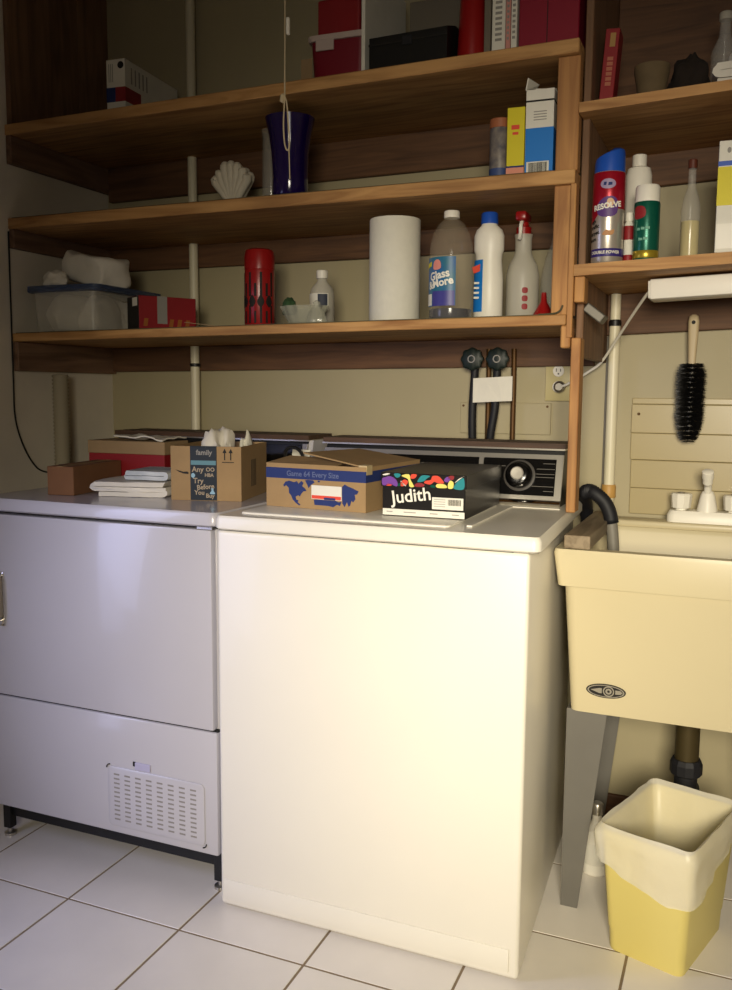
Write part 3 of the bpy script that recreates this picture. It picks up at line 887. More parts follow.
EU = [(.207, .056), (.214, .062), (.222, .058), (.236, .054), (.250, .048), (.246, .041), (.240, .040), (.242, .030), (.236, .022), (.232, .026), (.228, .014), (.224, .012), (.220, .022), (.214, .010), (.208, .018), (.207, .040)]
AF = [(.132, .022), (.140, .023), (.190, .023), (.198, .020), (.206, .022), (.202, .012), (.194, .014), (.184, .008), (.170, .010), (.134, .010)]
obj('world_map', mv(join(*[poly(p) for p in (NA, GR, IS, EU, AF)]), 0, -.0002, 0), m_navy, MB)['kind'] = 'stuff'
ml = obj('address_label', box(.126, .206, -.0012, .0, .024, .056), m_paper, MB)
obj('label_stripe', box(.127, .205, -.0016, -.001, .025, .033), m_coral, ml)
obj('label_blue', box(.160, .190, -.0018, -.0015, .024, .029), m_navy, ml)
# flaps
def flap(pts, t=.003):
    bm = bmesh.new()
    f = bm.faces.new([bm.verts.new(p) for p in pts])
    f.normal_update()
    r = bmesh.ops.extrude_face_region(bm, geom=[f])
    n_ = f.normal.copy()
    bmesh.ops.translate(bm, verts=[g for g in r['geom'] if isinstance(g, bmesh.types.BMVert)], vec=n_ * t)
    bmesh.ops.recalc_face_normals(bm, faces=list(bm.faces))
    return bm
obj('flap', flap([(mw, .005, mh), (mw, md - .005, mh), (.10, md - .01, mh + .022), (.085, .03, mh + .026)]), m_card, MB)
obj('flap', flap([(0, .0, mh + .0005), (mw - .08, .0, mh + .0005), (mw - .09, .09, mh + .008), (.01, .09, mh + .012)]), m_card, MB)
obj('tape', box(mw - .02, mw + .0012, .002, .03, mh - .018, mh + .004, .0005, 1), mat('clear_tape', '#b9a67e', 0.3), MB)

# smile carton
AM = thing('tape_carton', 'open kraft carton with black printed tape and two up arrows, on the dryer', 'box', (-1.338, 1.902, DZ), 13.4)
aw, ad, ah = .186, .232, .138
obj('carton_walls', carton_walls(aw, ad, ah), m_card, AM)
tp = obj('printed_tape', join(box(.052, .122, -.0008, .001, 0.001, ah - .001), box(.052, .122, -.0008, .004, ah - .002, ah + .0006)), mat('black_tape', '#232a30', 0.4), AM)
obj('tape_stripe', box(.054, .120, -.0013, -.0007, .091, .102), mat('tape_teal', '#5e8791', 0.5), tp)
for s_, sz, x, z in (('family', .018, .089, .122), ('Any', .019, .072, .079), ('OO', .014, .105, .079), ('HBA', .012, .102, .065), ('Try', .019, .073, .050), ('Before', .017, .092, .035), ('You', .016, .076, .020), ('Buy', .015, .104, .0125)):
    obj('tape_lettering', xf(text_bm(s_, sz, .0004), Matrix.Translation((x, -.0012, z)) @ Matrix.Rotation(R(-6 if s_ == 'Before' else 0), 4, 'Y')), mat('tape_print', '#a4937a', 0.6) if s_ != 'family' else m_grey_print, tp)
obj('tape_figure', mv(join(poly(spl([(.055, .060), (.061, .058), (.065, .065), (.060, .070), (.055, .067)], 3)), poly(spl([(.103, .018), (.117, .018), (.113, .026), (.113, .032), (.107, .032), (.108, .026)], 3))), 0, -.0008, 0), mat('pale_blue_print', '#8fb2c4', 0.6), tp)
obj('smile_print', mv(poly([(.012, .078), (.022, .072), (.034, .068), (.046, .067), (.048, .070), (.044, .0735), (.034, .0725), (.022, .0755)]), 0, -.0003, 0), m_ink, AM)
ar = []
for x in (.143, .159):
    ar += [poly([(x - .0014, .104), (x + .0014, .104), (x + .0014, .124), (x - .0014, .124)]), poly([(x - .0055, .122), (x + .0055, .122), (x, .133)])]
ar.append(poly([(.136, .0975), (.167, .0975), (.167, .0995), (.136, .0995)]))
obj('up_arrows', mv(join(*ar), 0, -.0003, 0), m_ink, AM)
obj('side_print', join(*[box(aw - .0004, aw + .0005, .085 + .012 * k, .093 + .012 * k, .03, .10) for k in range(4)]), mat('side_ink', '#55452f', 0.8), AM)
obj('flap', flap([(aw, .004, ah), (aw, ad - .004, ah), (aw + .055, ad - .012, ah - .012), (aw + .055, .012, ah - .012)][::-1]), m_card, AM) if False else None

def crumple(name, label, cat, loc, sx, sy, sz, m_, seed, amp=.4, group=None, freq=3.2, flatten=True):
    bm = bmesh.new()
    bmesh.ops.create_icosphere(bm, subdivisions=4, radius=1)
    for v in bm.verts:
        n1 = mnoise.noise(v.co * freq * .6 + Vector((seed, 0, 0)))
        n2 = abs(mnoise.noise(v.co * freq * 1.6 + Vector((0, seed, 0))))
        v.co *= 1 + amp * n1 - amp * .8 * n2
        v.co = Vector((v.co.x * sx, v.co.y * sy, v.co.z * sz))
    zm = min(v.co.z for v in bm.verts) * .55
    for v in bm.verts:
        v.co.z = max(v.co.z, zm) - zm
    o = obj(name, bm, m_, None, True, 70)
    o.location = loc
    return tag(o, label, cat, group)
def to_local(root, x, y, z=0):
    a = root.rotation_euler.z
    return (root.location.x + x * math.cos(a) - y * math.sin(a), root.location.y + x * math.sin(a) + y * math.cos(a), root.location.z + z)
m_bag = mat('crinkled_bag', '#d9d2c4', 0.45, alpha=0.85)
crumple('plastic_bag', 'crumpled white plastic bag sticking up from the taped carton', 'bag', to_local(AM, .095, .09, .0035), .055, .055, .105, m_bag, 3.1, .45)
crumple('tissue_wad', 'white tissue wad at the right of the taped carton opening', 'tissue', to_local(AM, .150, .165, .0035), .022, .036, .098, m_paper, 8.4, .35)

# folded cloths
def folded_cloth(name, label, loc, rz_, L, Wd, layers, t, m_, seed, group=None):
    rnd = random.Random(seed)
    path = []
    step = t * 1.08
    for k in range(layers):
        e0 = -L / 2 + rnd.uniform(0, .012)
        e1 = L / 2 - rnd.uniform(0, .012)
        z = t / 2 + k * step
        xs_ = (e0, e1) if k % 2 == 0 else (e1, e0)
        for i in range(9):
            u = i / 8
            path.append((xs_[0] + (xs_[1] - xs_[0]) * u, z))
        if k < layers - 1:
            s_ = 1 if k % 2 == 0 else -1
            for i in range(1, 5):
                a = -PI / 2 + PI * i / 5
                path.append((xs_[1] + s_ * math.cos(a) * step / 2 * 1.2, z + step / 2 + math.sin(a) * step / 2))
    n = len(path)
    top, bot = [], []
    for i, p in enumerate(path):
        a = Vector(path[max(i - 1, 0)])
        b = Vector(path[min(i + 1, n - 1)])
        tg = (b - a).normalized()
        nm = Vector((-tg.y, tg.x)) * t * .47
        top.append(Vector(p) + nm)
        bot.append(Vector(p) - nm)
    prof = top + bot[::-1]
    loops = []
    NY = 14
    for j in range(NY + 1):
        v = j / NY
        y = (v - .5) * Wd
        pinch = 1 - .05 * (abs(v - .5) * 2) ** 4
        lp2 = []
        for q in prof:
            z = q.y + .10 * t * mnoise.noise(Vector((q.x * 22, y * 22, seed)))
            x = q.x * pinch + .006 * mnoise.noise(Vector((q.y * 60, y * 14, seed + 3)))
            yy = y + .010 * mnoise.noise(Vector((q.x * 14, q.y * 90, seed + 6)))
            lp2.append((x, yy, max(z * (1 - .04 * abs(v - .5)), 0.0003)))
        loops.append(lp2)
    o = obj(name, loft(loops), m_, None, True, 75)
    o.location = loc
    o.rotation_euler = (0, 0, R(rz_))
    return tag(o, label, 'towel', group)
folded_cloth('folded_towel', 'white towel folded in layers on the dryer, at the bottom of the small pile', (-1.490, 1.985, DZ), 16, .205, .17, 3, .0125, m_cloth, 2)
folded_cloth('folded_cloth', 'white and blue-grey cloth folded on top of the towel on the dryer', (-1.460, 2.01, DZ + .0415), 10, .135, .14, 2, .0115, mat('blue_grey_cloth', '#c3c6c8', 0.9, var=0.35, scale=9, col2='#8d98a2', bump=.2), 5)

# tan and red lidded box
RB = thing('lidded_box', 'red carton with a tan lid, at the back of the dryer top', 'box', (-1.772, 2.110, DZ), 2)
obj('box_base', box(0, .26, 0, .122, 0, .094, .001, 1), m_red, RB)
obj('box_lid', box(-.002, .262, -.002, .124, .094, .131, .0015, 1), m_card_p, RB)
bm = bmesh.new()
bmesh.ops.create_grid(bm, x_segments=26, y_segments=14, size=.5)
for v in bm.verts:
    x, y = v.co.x * .17, v.co.y * .12
    z = .007 + .009 * mnoise.noise(Vector((x * 24, y * 24, 3))) + .012 * max(0, -v.co.x - .2) 
    v.co = Vector((x, y, max(z, .001)))
r = bmesh.ops.extrude_face_region(bm, geom=list(bm.faces))
bmesh.ops.translate(bm, verts=[g for g in r['geom'] if isinstance(g, bmesh.types.BMVert)], vec=(0, 0, .004))
bmesh.ops.recalc_face_normals(bm, faces=list(bm.faces))
rag = obj('rag', bm, m_cloth, None, True, 70)
rag.location = (-1.60, 2.175, DZ + .1305)
tag(rag, 'thin white rag lying on the tan lid of the red carton', 'cloth')

# brown box
BB = thing('brown_box', 'small closed brown cardboard box near the left end of the dryer top', 'box', (-1.692, 1.848, DZ), 9)
obj('box_body', box(0, .078, 0, .25, 0, .076, .0015, 1), m_card_d, BB)
obj('tape', box(.031, .047, -.0006, .2506, .075, .0766), m_card, BB)
obj('top_seam', box(.0385, .0395, 0.001, .249, .0765, .0769), m_seam, BB)

# cable loop and white card leaning on the consoles behind the cartons
tag(obj('cable_loop', tube([(-1.125, 2.16, .943), (-1.135, 2.155, 1.0), (-1.14, 2.15, 1.055), (-1.115, 2.15, 1.068), (-1.09, 2.15, 1.05), (-1.085, 2.155, 1.0), (-1.085, 2.16, .943)], .0048, 8), m_black), 'black cable loop standing between the two cartons', 'cable')
cdm = obj('white_card', xf(box(-.028, .028, -.001, .001, 0, .118), Matrix.Rotation(R(-14), 4, 'X')), m_paper)
cdm.location = (-1.135, 2.205, .9412)
cdm.location.y = 2.208
tag(cdm, 'white card leaning against the right end of the dryer console', 'card')

# ------------------------------------------------------------------ lowest shelf (items stand on the liner)
Z3 = 1.3930
PC = thing('storage_bin', 'clear plastic storage bin with blue lid at the left end of the lowest shelf', 'storage box', (-1.985, 2.125, low_shelf_z(-1.75)))
pw, pd, ph = .235, .30, .125
def shell(w_, d_, h, tpr, t, x, y):
    return loft([rrect(x, y, w_ * tpr, d_ * tpr, .02, 0), rrect(x, y, w_, d_, .02, h), rrect(x, y, w_ - t, d_ - t, .018, h), rrect(x, y, w_ * tpr - t, d_ * tpr - t, .018, t)])
obj('bin_body', shell(pw, pd, ph, .95, .004, pw / 2, pd / 2), mat('cloudy_plastic', '#d8d2c4', 0.25, alpha=0.30), PC, True)
lidm = mat('blue_lid', '#37486b', 0.4, alpha=0.7)
obj('lid', loft([rrect(pw / 2 + .003, pd / 2, pw + .028, pd + .02, .022, ph - .010), rrect(pw / 2 + .003, pd / 2, pw + .034, pd + .026, .024, ph - .006), rrect(pw / 2 + .003, pd / 2, pw + .034, pd + .026, .024, ph + .008), rrect(pw / 2 + .003, pd / 2, pw + .01, pd + .005, .02, ph + .010)]), lidm, PC, True)
for i, (dx, dy, dz, sx, sy, sz, sd) in enumerate(((.065, .105, .006, .05, .09, .075, 2.2), (.17, .105, .006, .042, .09, .07, 5.7), (.12, .222, .006, .09, .045, .07, 9.9))):
    crumple('bundled_cloth', ['white cloth bundle inside the clear bin, left front', 'white cloth bundle inside the clear bin, right front', 'white cloth bundle at the back of the clear bin'][i], 'cloth', (-1.985 + dx, 2.125 + dy, low_shelf_z(-1.75) + dz), sx, sy, sz, m_cloth, sd, .18, 'cloths in the storage bin')
bm = box(-.095, .095, -.06, .06, 0, .082, .014, 3)
bmesh.ops.subdivide_edges(bm, edges=list(bm.edges), cuts=3, use_grid_fill=True)
noise_push(bm, .022, 15, 4, 0)
cl = obj('bundled_towel', bm, m_cloth, None, True, 80)
cl.location = (-1.845, 2.25, low_shelf_z(-1.845) + ph + .0125)
cl.rotation_euler = (0, R(8), R(-12))
cl.location.z += .011
tag(cl, 'lumpy off-white towel on the blue lid of the clear bin', 'towel')
crumple('bundled_sock', 'small white cloth roll lying beside the towel on the blue lid', 'cloth', (-1.915, 2.155, low_shelf_z(-1.915) + ph + .0102), .045, .024, .032, m_cloth, 6.6, .25)

RX = thing('red_carton', 'red carton with black end and white sticker beside the clear bin', 'box', (-1.612, 2.150, low_shelf_z(-1.612)), 57)
obj('carton_body', box(0, .175, 0, .095, 0, .098, .0012, 1), m_red, RX)
obj('black_end', box(-.0006, .001, .001, .094, .001, .097), m_ink, RX)
obj('sticker', box(-.0014, .0, .012, .05, .070, .094), m_paper, RX)
obj('grey_tape', box(.055, .085, -.0006, .001, .02, .0985), m_grey_print, RX)
obj('gold_print', join(*[poly([(x, .012), (x + .012, .012), (x + .016, .034), (x + .004, .034)]) for x in (.012, .09, .115, .14)]), mat('gold_print', '#9a5a22', 0.6), RX)

TH = thing('thermos', 'red and black tall thermos flask on the lowest shelf', 'thermos', (-1.265, 2.235, low_shelf_z(-1.265)))
obj('flask', lathe([(.040, 0), (.042, .003), (.042, .155), (.041, .16)], 30), m_redp, TH, True)
obj('cup_lid', lathe([(.0425, .160), (.0425, .195), (.038, .212), (.030, .216), (.004, .217)], 30), m_redp, TH, True)
bk = []
for k in range(8):
    a0 = -80 + k * 22
    bk.append(cylpatch(.042, a0, a0 + 8, .012, .060 if k % 2 else .045, 3))
    bk.append(cylpatch(.042, a0, a0 + 9, .085, .150 if k % 2 else .120, 3))
for k in range(5):
    a = -66 + k * 33
    bm = poly(spl([(0, .055), (.010, .070), (0, .088), (-.010, .070)], 4), .0006)
    bk.append(wrap(bm, .0424, a, 0))
obj('black_pattern', join(*bk), m_ink, TH)

cardp = obj('loose_card', xf(box(-.05, .05, -.04, .04, 0, .0016), Matrix.Rotation(R(7), 4, 'Y')), m_card_p)
cardp.location = (-1.385, 2.155, low_shelf_z(-1.385) + .0062)
tag(cardp, 'thin loose card lying at the shelf edge left of the thermos', 'card')

GD = thing('glass_dish', 'small fluted clear glass dish on the lowest shelf', 'dish', (-1.108, 2.20, low_shelf_z(-1.108)))
def fluted(prof, seg=48, flutes=12, amp=.08):
    return loft([[(r_ * (1 + amp * math.cos(flutes * 2 * PI * i / seg) * f) * math.cos(2 * PI * i / seg) * 1.25, r_ * (1 + amp * math.cos(flutes * 2 * PI * i / seg) * f) * math.sin(2 * PI * i / seg) * .8, z) for i in range(seg)] for r_, z, f in prof])
obj('dish_bowl', fluted([(.034, 0, 0), (.036, .006, .3), (.046, .03, .8), (.054, .052, 1), (.051, .052, 1), (.042, .03, .8), (.032, .009, .2)]), mat('cut_glass', '#b9b8a4', 0.1, alpha=0.42), GD, True, 60)
obj('foot_ring', lathe([(.030, 0), (.031, .0008)], 24, sx=1.12, sy=.8), m_glass, GD)
crumple('green_sponge', 'small dark green sponge peeking out of the glass dish', 'sponge', (-1.152, 2.198, low_shelf_z(-1.152) + .030), .020, .02, .030, mat('dark_green', '#2e4a2a', 0.9), 4.1, .2)
gx = obj('glass_stopper', fluted([(.022, 0, 0), (.024, .004, .5), (.017, .03, .8), (.006, .044, .3), (.009, .054, 0), (.002, .060, 0)], 36, 10), MATS['cut_glass'], None, True, 60)
gx.location = (-1.043, 2.142, low_shelf_z(-1.043))
tag(gx, 'small clear glass stopper standing right of the glass dish', 'glass stopper')
SB = thing('small_bottle', 'small clear bottle with white cap and dark label behind the glass dish', 'bottle', (-1.098, 2.29, low_shelf_z(-1.098)))
obj('bottle_body', lathe([(.032, 0), (.034, .003), (.034, .09), (.030, .108), (.014, .126), (.0135, .135)], 26), m_frost, SB, True)
obj('cap', lathe([(.016, .135), (.016, .155), (.014, .157)], 18), m_white, SB, True)
lb = obj('front_label', cylpatch(.0342, -60, 55, .045, .092), m_paper, SB, True)
obj('dark_print', cylpatch(.0350, 5, 50, .047, .090), mat('slate_print', '#2a3040', 0.6), lb, True)

PT = thing('paper_towel_roll', 'upright white paper towel roll in the middle of the lowest shelf', 'paper towel', (-.850, 2.205, low_shelf_z(-.850)))
def spiral_roll():
    return lathe([(.021, .001), (.064, .0), (.0655, .003), (.0655, .257), (.064, .260), (.021, .259)], 48, cap0=False, cap1=False)
obj('towel_roll', spiral_roll(), mat('towel_paper', '#dad6c8', 0.9, var=.03, scale=60, bump=.25), PT, True)
obj('cardboard_tube', lathe([(.021, .001), (.021, .259), (.0195, .259), (.0195, .001)], 24, cap0=False, cap1=False), m_card, PT, True)

GB = thing('cleaner_bottle', 'large clear plastic cleaner bottle with blue label and a little dark liquid', 'bottle', (-.692, 2.185, low_shelf_z(-.692)), -6)
gp = [(.050, 0), (.054, .005), (.054, .16), (.053, .182), (.046, .211), (.033, .234), (.020, .245), (.017, .247), (.017, .252)]
obj('bottle_body', lathe(gp, 36), mat('pet_plastic', '#c9bba2', 0.08, alpha=0.15), GB, True, 60)
obj('blue_liquid', lathe([(.0515, .003), (.0525, .006), (.0525, .026)], 32), mat('blue_liquid', '#10263f', 0.15), GB, True)
obj('cap', lathe([(.0195, .249), (.0195, .264), (.018, .266)], 24), m_white, GB, True)
gl = obj('front_label', cylpatch(.0542, -60, 36, .032, .150, 20), mat('blue_label', '#28559a', 0.4, var=.3, scale=18, col2='#2b6f7a'), GB, True)
obj('label_base', cylpatch(.0548, -30, 34, .032, .068, 14), mat('violet_label', '#3f3c88', 0.4), gl, True)
obj('label_flash', join(wrap(poly([(-.012, -.007), (.009, -.003), (.011, .008), (-.010, .004)], .0005), .0549, -46, .132)), m_yellow, gl)
obj('label_flower', wrap(poly(spl([(-.012, -.01), (-.002, -.013), (.010, -.009), (.009, .006), (.0, .012), (-.010, .006)], 4), .0006), .0549, -14, .132), mat('pink_print', '#d98a7e', 0.5), gl)
obj('brand_lettering', join(wrap(rot(text_bm('Glass', .027, .0009), -10, 'Y'), .0552, -10, .106), wrap(rot(text_bm('&More', .026, .0009), -10, 'Y'), .0552, -8, .087)), m_white, gl)
obj('label_barcode', join(cylpatch(.0549, -58, -34, .034, .062, 6)), m_paper, gl)

WH = thing('bleach_bottle', 'white squeeze bottle with blue cap and blue label, right of the clear cleaner bottle', 'bottle', (-.612, 2.246, low_shelf_z(-.613)), 0)
def oval(prof, seg=32):
    return loft([[(a * math.cos(2 * PI * i / seg), b * math.sin(2 * PI * i / seg), z) for i in range(seg)] for a, b, z in prof])
obj('bottle_body', oval([(.034, .028, 0), (.037, .030, .004), (.037, .030, .10), (.033, .027, .15), (.034, .028, .165), (.038, .030, .175), (.038, .030, .210), (.033, .027, .224), (.021, .021, .235), (.019, .019, .240)]), m_white, WH, True)
obj('cap', lathe([(.0215, .239), (.0205, .264), (.018, .267)], 24), m_blue, WH, True)
wl = obj('front_label', mv(oval([(.0375, .0306, .022), (.0378, .0308, .024), (.0365, .0296, .145), (.036, .029, .150)]), 0, 0, 0), m_bluep, WH, True)
for v in wl.data.vertices:
    pass
bmx = bmesh.new()
bmx.from_mesh(wl.data)
bmesh.ops.delete(bmx, geom=[f for f in bmx.faces if f.calc_center_median().x > -.006 or f.calc_center_median().y > .01], context='FACES')
bmx.to_mesh(wl.data)
bmx.free()
obj('label_flash', mv(rot(box(-.012, .012, -.001, .0005, -.008, .008), -20, 'Y'), -.022, -.0262, .128), m_coral, WH)
obj('label_lettering', join(*[box(-.029, -.016, -.0300 + .006 * 0, -.0245, z, z + .005) for z in (.09, .078, .066, .054)]), m_white, WH)

SP = thing('spray_bottle', 'frosted spray bottle with red trigger head and red marks near the post', 'spray bottle', (-.535, 2.29, low_shelf_z(-.535)))
obj('bottle_body', lathe([(.038, 0), (.041, .004), (.041, .115), (.036, .140), (.025, .160), (.021, .172), (.021, .205), (.023, .215)], 30), m_frost, SP, True)
th = obj('trigger_head', join(lathe([(.019, .214), (.019, .232), (.013, .236), (.012, .245)], 18), box(-.014, .014, -.040, .022, .245, .268, .006)), m_redp, SP, True)
obj('trigger', tube([(.0, -.022, .246), (.0, -.034, .232), (.0, -.036, .214), (.0, -.044, .20)], .0048, 8), m_white, th, True)
obj('red_marks', join(*[wrap(poly(spl([(-.006, -.006), (.006, -.006), (.006, .006), (-.006, .006)], 3), .0005), .0413, 22, z) for z in (.034, .054, .074)]), m_red, SP)

JG = thing('glass_jug', 'clear glass bottle half hidden behind the shelf post', 'bottle', (-.456, 2.35, low_shelf_z(-.462)))
obj('jug_body', lathe([(.042, 0), (.045, .004), (.045, .11), (.035, .16), (.02, .20), (.016, .24), (.018, .245), (.016, .25)], 28), m_glass, JG, True)
obj('stopper', lathe([(.012, .25), (.015, .252), (.015, .262)], 16), m_white, JG)
rc = obj('red_funnel', lathe([(.030, 0), (.031, .003), (.008, .042), (.006, .065)], 24), m_redp, None, True)
rc.location = (-.470, 2.245, low_shelf_z(-.470))
tag(rc, 'small red funnel beside the post on the lowest shelf', 'funnel')

# ------------------------------------------------------------------ middle shelf
Z2 = 1.721
VZ = thing('purple_vase', 'tall flared dark purple glass vase on the middle shelf', 'vase', (-1.145, 2.19, Z2))
obj('vase_body', lathe([(.045, 0), (.048, .004), (.047, .06), (.049, .12), (.055, .165), (.064, .203), (.066, .211), (.063, .211), (.052, .165), (.045, .12), (.043, .06), (.041, .02)], 36), mat('purple_glass', '#1a0b42', 0.12, coat=.2), VZ, True, 60)
obj('base_disc', lathe([(.046, .0), (.046, .0015)], 30), MATS['purple_glass'], VZ)
CO = thing('white_shell', 'white finger-like shell ornament left of the purple vase', 'ornament', (-1.40, 2.33, Z2))
fg = []
rnd = random.Random(11)
for k in range(13):
    a = -62 + 124 * (k % 7) / 6 + (k // 7) * 9
    yoff = -.018 + .03 * (k // 7)
    ln = .125 - .03 * (a / 62) ** 2 + rnd.uniform(-.006, .006)
    bx, bz = math.sin(R(a * .62)), math.cos(R(a * .62))
    p = [(0, yoff * .3, .01), (bx * .03, yoff * .7, .03 + bz * .03), (bx * .085, yoff, .03 + bz * .09), (bx * ln * .72, yoff, .03 + bz * ln)]
    fg.append(tube(p, lambda t: .010 + .006 * t - .009 * max(0, t - .85) / .15, 9, n=5))
obj('fingers', join(*fg), mat('shell_white', '#d0c7b4', 0.8, var=.1, scale=30), CO, True)
obj('stub_base', lathe([(.030, 0), (.032, .012), (.022, .03), (.012, .04)], 18), MATS['shell_white'], CO, True)
gv = obj('bud_vase', lathe([(.026, 0), (.027, .004), (.025, .20), (.028, .222), (.026, .222), (.023, .2), (.024, .01)], 26), mat('smoky_glass', '#a9a49a', 0.1, alpha=.3), None, True, 60)
gv.location = (-1.262, 2.30, Z2)
tag(gv, 'slim clear glass vase just left of the purple vase', 'vase')
bf = obj('black_wedge', slab(-.055, .055, [(-.05, 0), (-.05, .012), (.05, .032), (.05, 0)]), m_black)
bf.location = (-1.655, 2.24, Z2)
tag(bf, 'flat black wedge-shaped case on the middle shelf beside the pipe', 'case')
ps = obj('paper_stack', box(-.10, .10, -.08, .08, 0, .012, .002, 1), m_card_p)
ps.location = (-1.52, 2.28, Z2)
ps.rotation_euler = (0, 0, R(8))
tag(ps, 'flat tan paper packet on the middle shelf below the white shell', 'paper')

CN = thing('spice_tin', 'small dark printed tin with orange lid next to the yellow carton', 'tin', (-.578, 2.20, Z2))
obj('tin_body', lathe([(.0245, 0), (.025, .002), (.025, .128), (.0245, .13)], 26), mat('tin_print', '#4d4a52', 0.4, var=.5, scale=40, col2='#8f8578'), CN, True)
obj('lid', lathe([(.026, .13), (.026, .150), (.024, .152)], 26), mat('orange_lid', '#a0603e', 0.5), CN, True)
obj('blue_band', cylpatch(.0252, -80, 80, .01, .035), mat('dull_blue', '#3a4a78', 0.5), CN, True)
YB_ = thing('yellow_carton', 'small yellow carton with red print between tin and blue carton', 'box', (-.545, 2.135, Z2), 3)
obj('carton_body', box(0, .041, 0, .05, 0, .158, .001, 1), m_yellow, YB_)
obj('pink_base', box(-.0004, .0414, -.0005, .002, 0.001, .022), mat('pink_base', '#d58a72', 0.5), YB_)
obj('base_line', box(-.0004, .0414, -.0008, .002, .022, .026), m_navy, YB_)
obj('red_print', join(box(.010, .029, -.0006, .001, .108, .118), box(.013, .027, -.0006, .001, .096, .102)), m_coral, YB_)
BC = thing('blue_white_carton', 'tall blue and white carton with open top at the right end of the middle shelf', 'box', (-.500, 2.130, Z2), 2)
cw, cd_, chh = .064, .055, .190
obj('carton_body', carton_walls(cw, cd_, chh, .0015), m_paper, BC)
obj('blue_panel', join(box(.0003, cw + .0004, -.0006, .001, .002, .105), box(cw - .001, cw + .0006, 0, cd_, .002, .105)), m_bluep, BC)
bl = obj('barcode_label', box(.004, .056, -.0012, .0, .003, .030), m_paper, BC)
obj('barcode', mv(barcode(.042, .022, 9), .030, -.0014, .0165), m_ink, bl)
obj('black_line', join(box(-.0004, cw + .0005, -.0006, .001, .163, .167), box(cw - .001, cw + .0007, 0, cd_, .163, .167)), m_ink, BC)
obj('grey_print', join(*[box(.018, .048, -.0005, .001, z, z + .002) for z in (.122, .128, .134, .140)]), m_grey_print, BC)
obj('flap', flap([(0, 0, chh), (0, cd_, chh), (.020, cd_ - .004, chh + .026), (.004, .004, chh + .028)]), m_paper, BC)
obj('flap', flap([(0, cd_, chh), (cw, cd_, chh), (cw - .004, cd_ - .008, chh + .012), (.004, cd_ - .008, chh + .018)]), m_paper, BC)

# ------------------------------------------------------------------ top shelf
Z1 = 1.9905
LB = thing('bulb_carton', 'long white carton with blue and red ends on the top shelf at left', 'box', (-1.742, 2.195, shelf_top_z(-1.742 + .02)), 4)
obj('carton_body', box(0, .062, 0, .29, 0, .172, .001, 1), m_paper, LB)
obj('blue_band', box(-.0005, .030, -.0006, .001, .055, .095), m_navy, LB)
obj('red_band', join(box(.030, .0625, -.0006, .001, .055, .095), box(.061, .0626, 0, .08, .055, .095)), m_red, LB)
obj('round_mark', mv(poly([(.048 + .010 * math.cos(2 * PI * k / 20), .155 + .010 * math.sin(2 * PI * k / 20)) for k in range(20)]), 0, -.0003, 0), m_ink, LB)
obj('grey_print', join(*[box(.008 + .006 * k, .010 + .006 * k, -.0006, .001, .11, .16) for k in range(3)]), m_grey_print, LB)
obj('side_print', join(*[box(.0615, .0626, .03 + .02 * k, .036 + .02 * k, .11, .155) for k in range(5)]), m_grey_print, LB)

RT = thing('red_tote', 'red plastic box with cloudy clip lid on the top shelf', 'storage box', (-1.090, 2.195, shelf_top_z(-1.090 + .02)), 3)
obj('tote_body', shell(.155, .22, .125, .92, .006, .0775, .11), mat('dark_red_plastic', '#741424', 0.35), RT, True)
obj('lid', loft([rrect(.0775, .11, .165, .23, .02, .1255), rrect(.0775, .11, .170, .235, .02, .13), rrect(.0775, .11, .170, .235, .02, .139), rrect(.0775, .11, .14, .20, .02, .142)]), mat('cloudy_lid', '#c0aea6', 0.3), RT, True)
obj('clip', box(.02, .07, -.008, -.002, .100, .128, .002), MATS['cloudy_lid'], RT)
rt2 = obj('red_case', box(-.06, .06, -.09, .09, 0, .09, .006, 2), m_red)
rt2.location = (-1.015, 2.30, shelf_top_z(-1.015 + .02) + .1425)
tag(rt2, 'dark red case on top of the red plastic box', 'case')
tg = obj('price_tag', box(-.016, .016, -.0015, .0015, 0, .075, .001, 1), m_card_p)
tg.location = (-1.084, 2.166, shelf_top_z(-1.084 + .02))
tag(tg, 'small tan card standing at the left front of the red plastic box', 'card')
wp = obj('upright_board', box(-.005, .005, -.01, .28, 0, .30, .001, 1), m_paper)
wp.location = (-.928, 2.18, shelf_top_z(-.928 + .02))
tag(wp, 'thin upright white board between red box and black case on the top shelf', 'board')
BKB = thing('black_case', 'black case with sloping lid on the top shelf', 'case', (-.905, 2.155, shelf_top_z(-.905 + .02)), -2)
obj('case_body', slab(0, .205, [(0, 0), (0, .095), (.06, .115), (.24, .115), (.24, 0)]), m_black, BKB)
obj('lid_edge', box(-.001, .206, -.002, .002, .075, .080), m_ink, BKB)
obj('latch', box(.09, .115, -.004, -.001, .066, .088, .001), m_rubber, BKB)
gbx = obj('grey_carton', box(-.09, .09, -.06, .06, 0, .27, .002, 1), mat('grey_card', '#6f675a', 0.8))
gbx.location = (-.80, 2.46, shelf_top_z(-.80 + .02))
tag(gbx, 'grey carton behind the black case on the top shelf', 'box')
RC = thing('red_jar', 'red tapered plastic bottle between black case and white booklets', 'bottle', (-.655, 2.205, shelf_top_z(-.655 + .02)))
obj('jar_body', lathe([(.036, 0), (.037, .004), (.030, .16), (.028, .18), (.018, .20), (.016, .21)], 24), m_redp, RC, True)
obj('cap', lathe([(.019, .21), (.019, .235), (.016, .238)], 18), m_red, RC, True)
sg = obj('grey_booklet', box(-.008, .008, 0, .15, 0, .20, .001, 1), MATS['grey_card'])
sg.location = (-.612, 2.185, shelf_top_z(-.612 + .02))
tag(sg, 'grey booklet standing between the red bottle and the white booklet', 'book', 'booklets on the top shelf')
x = -.598
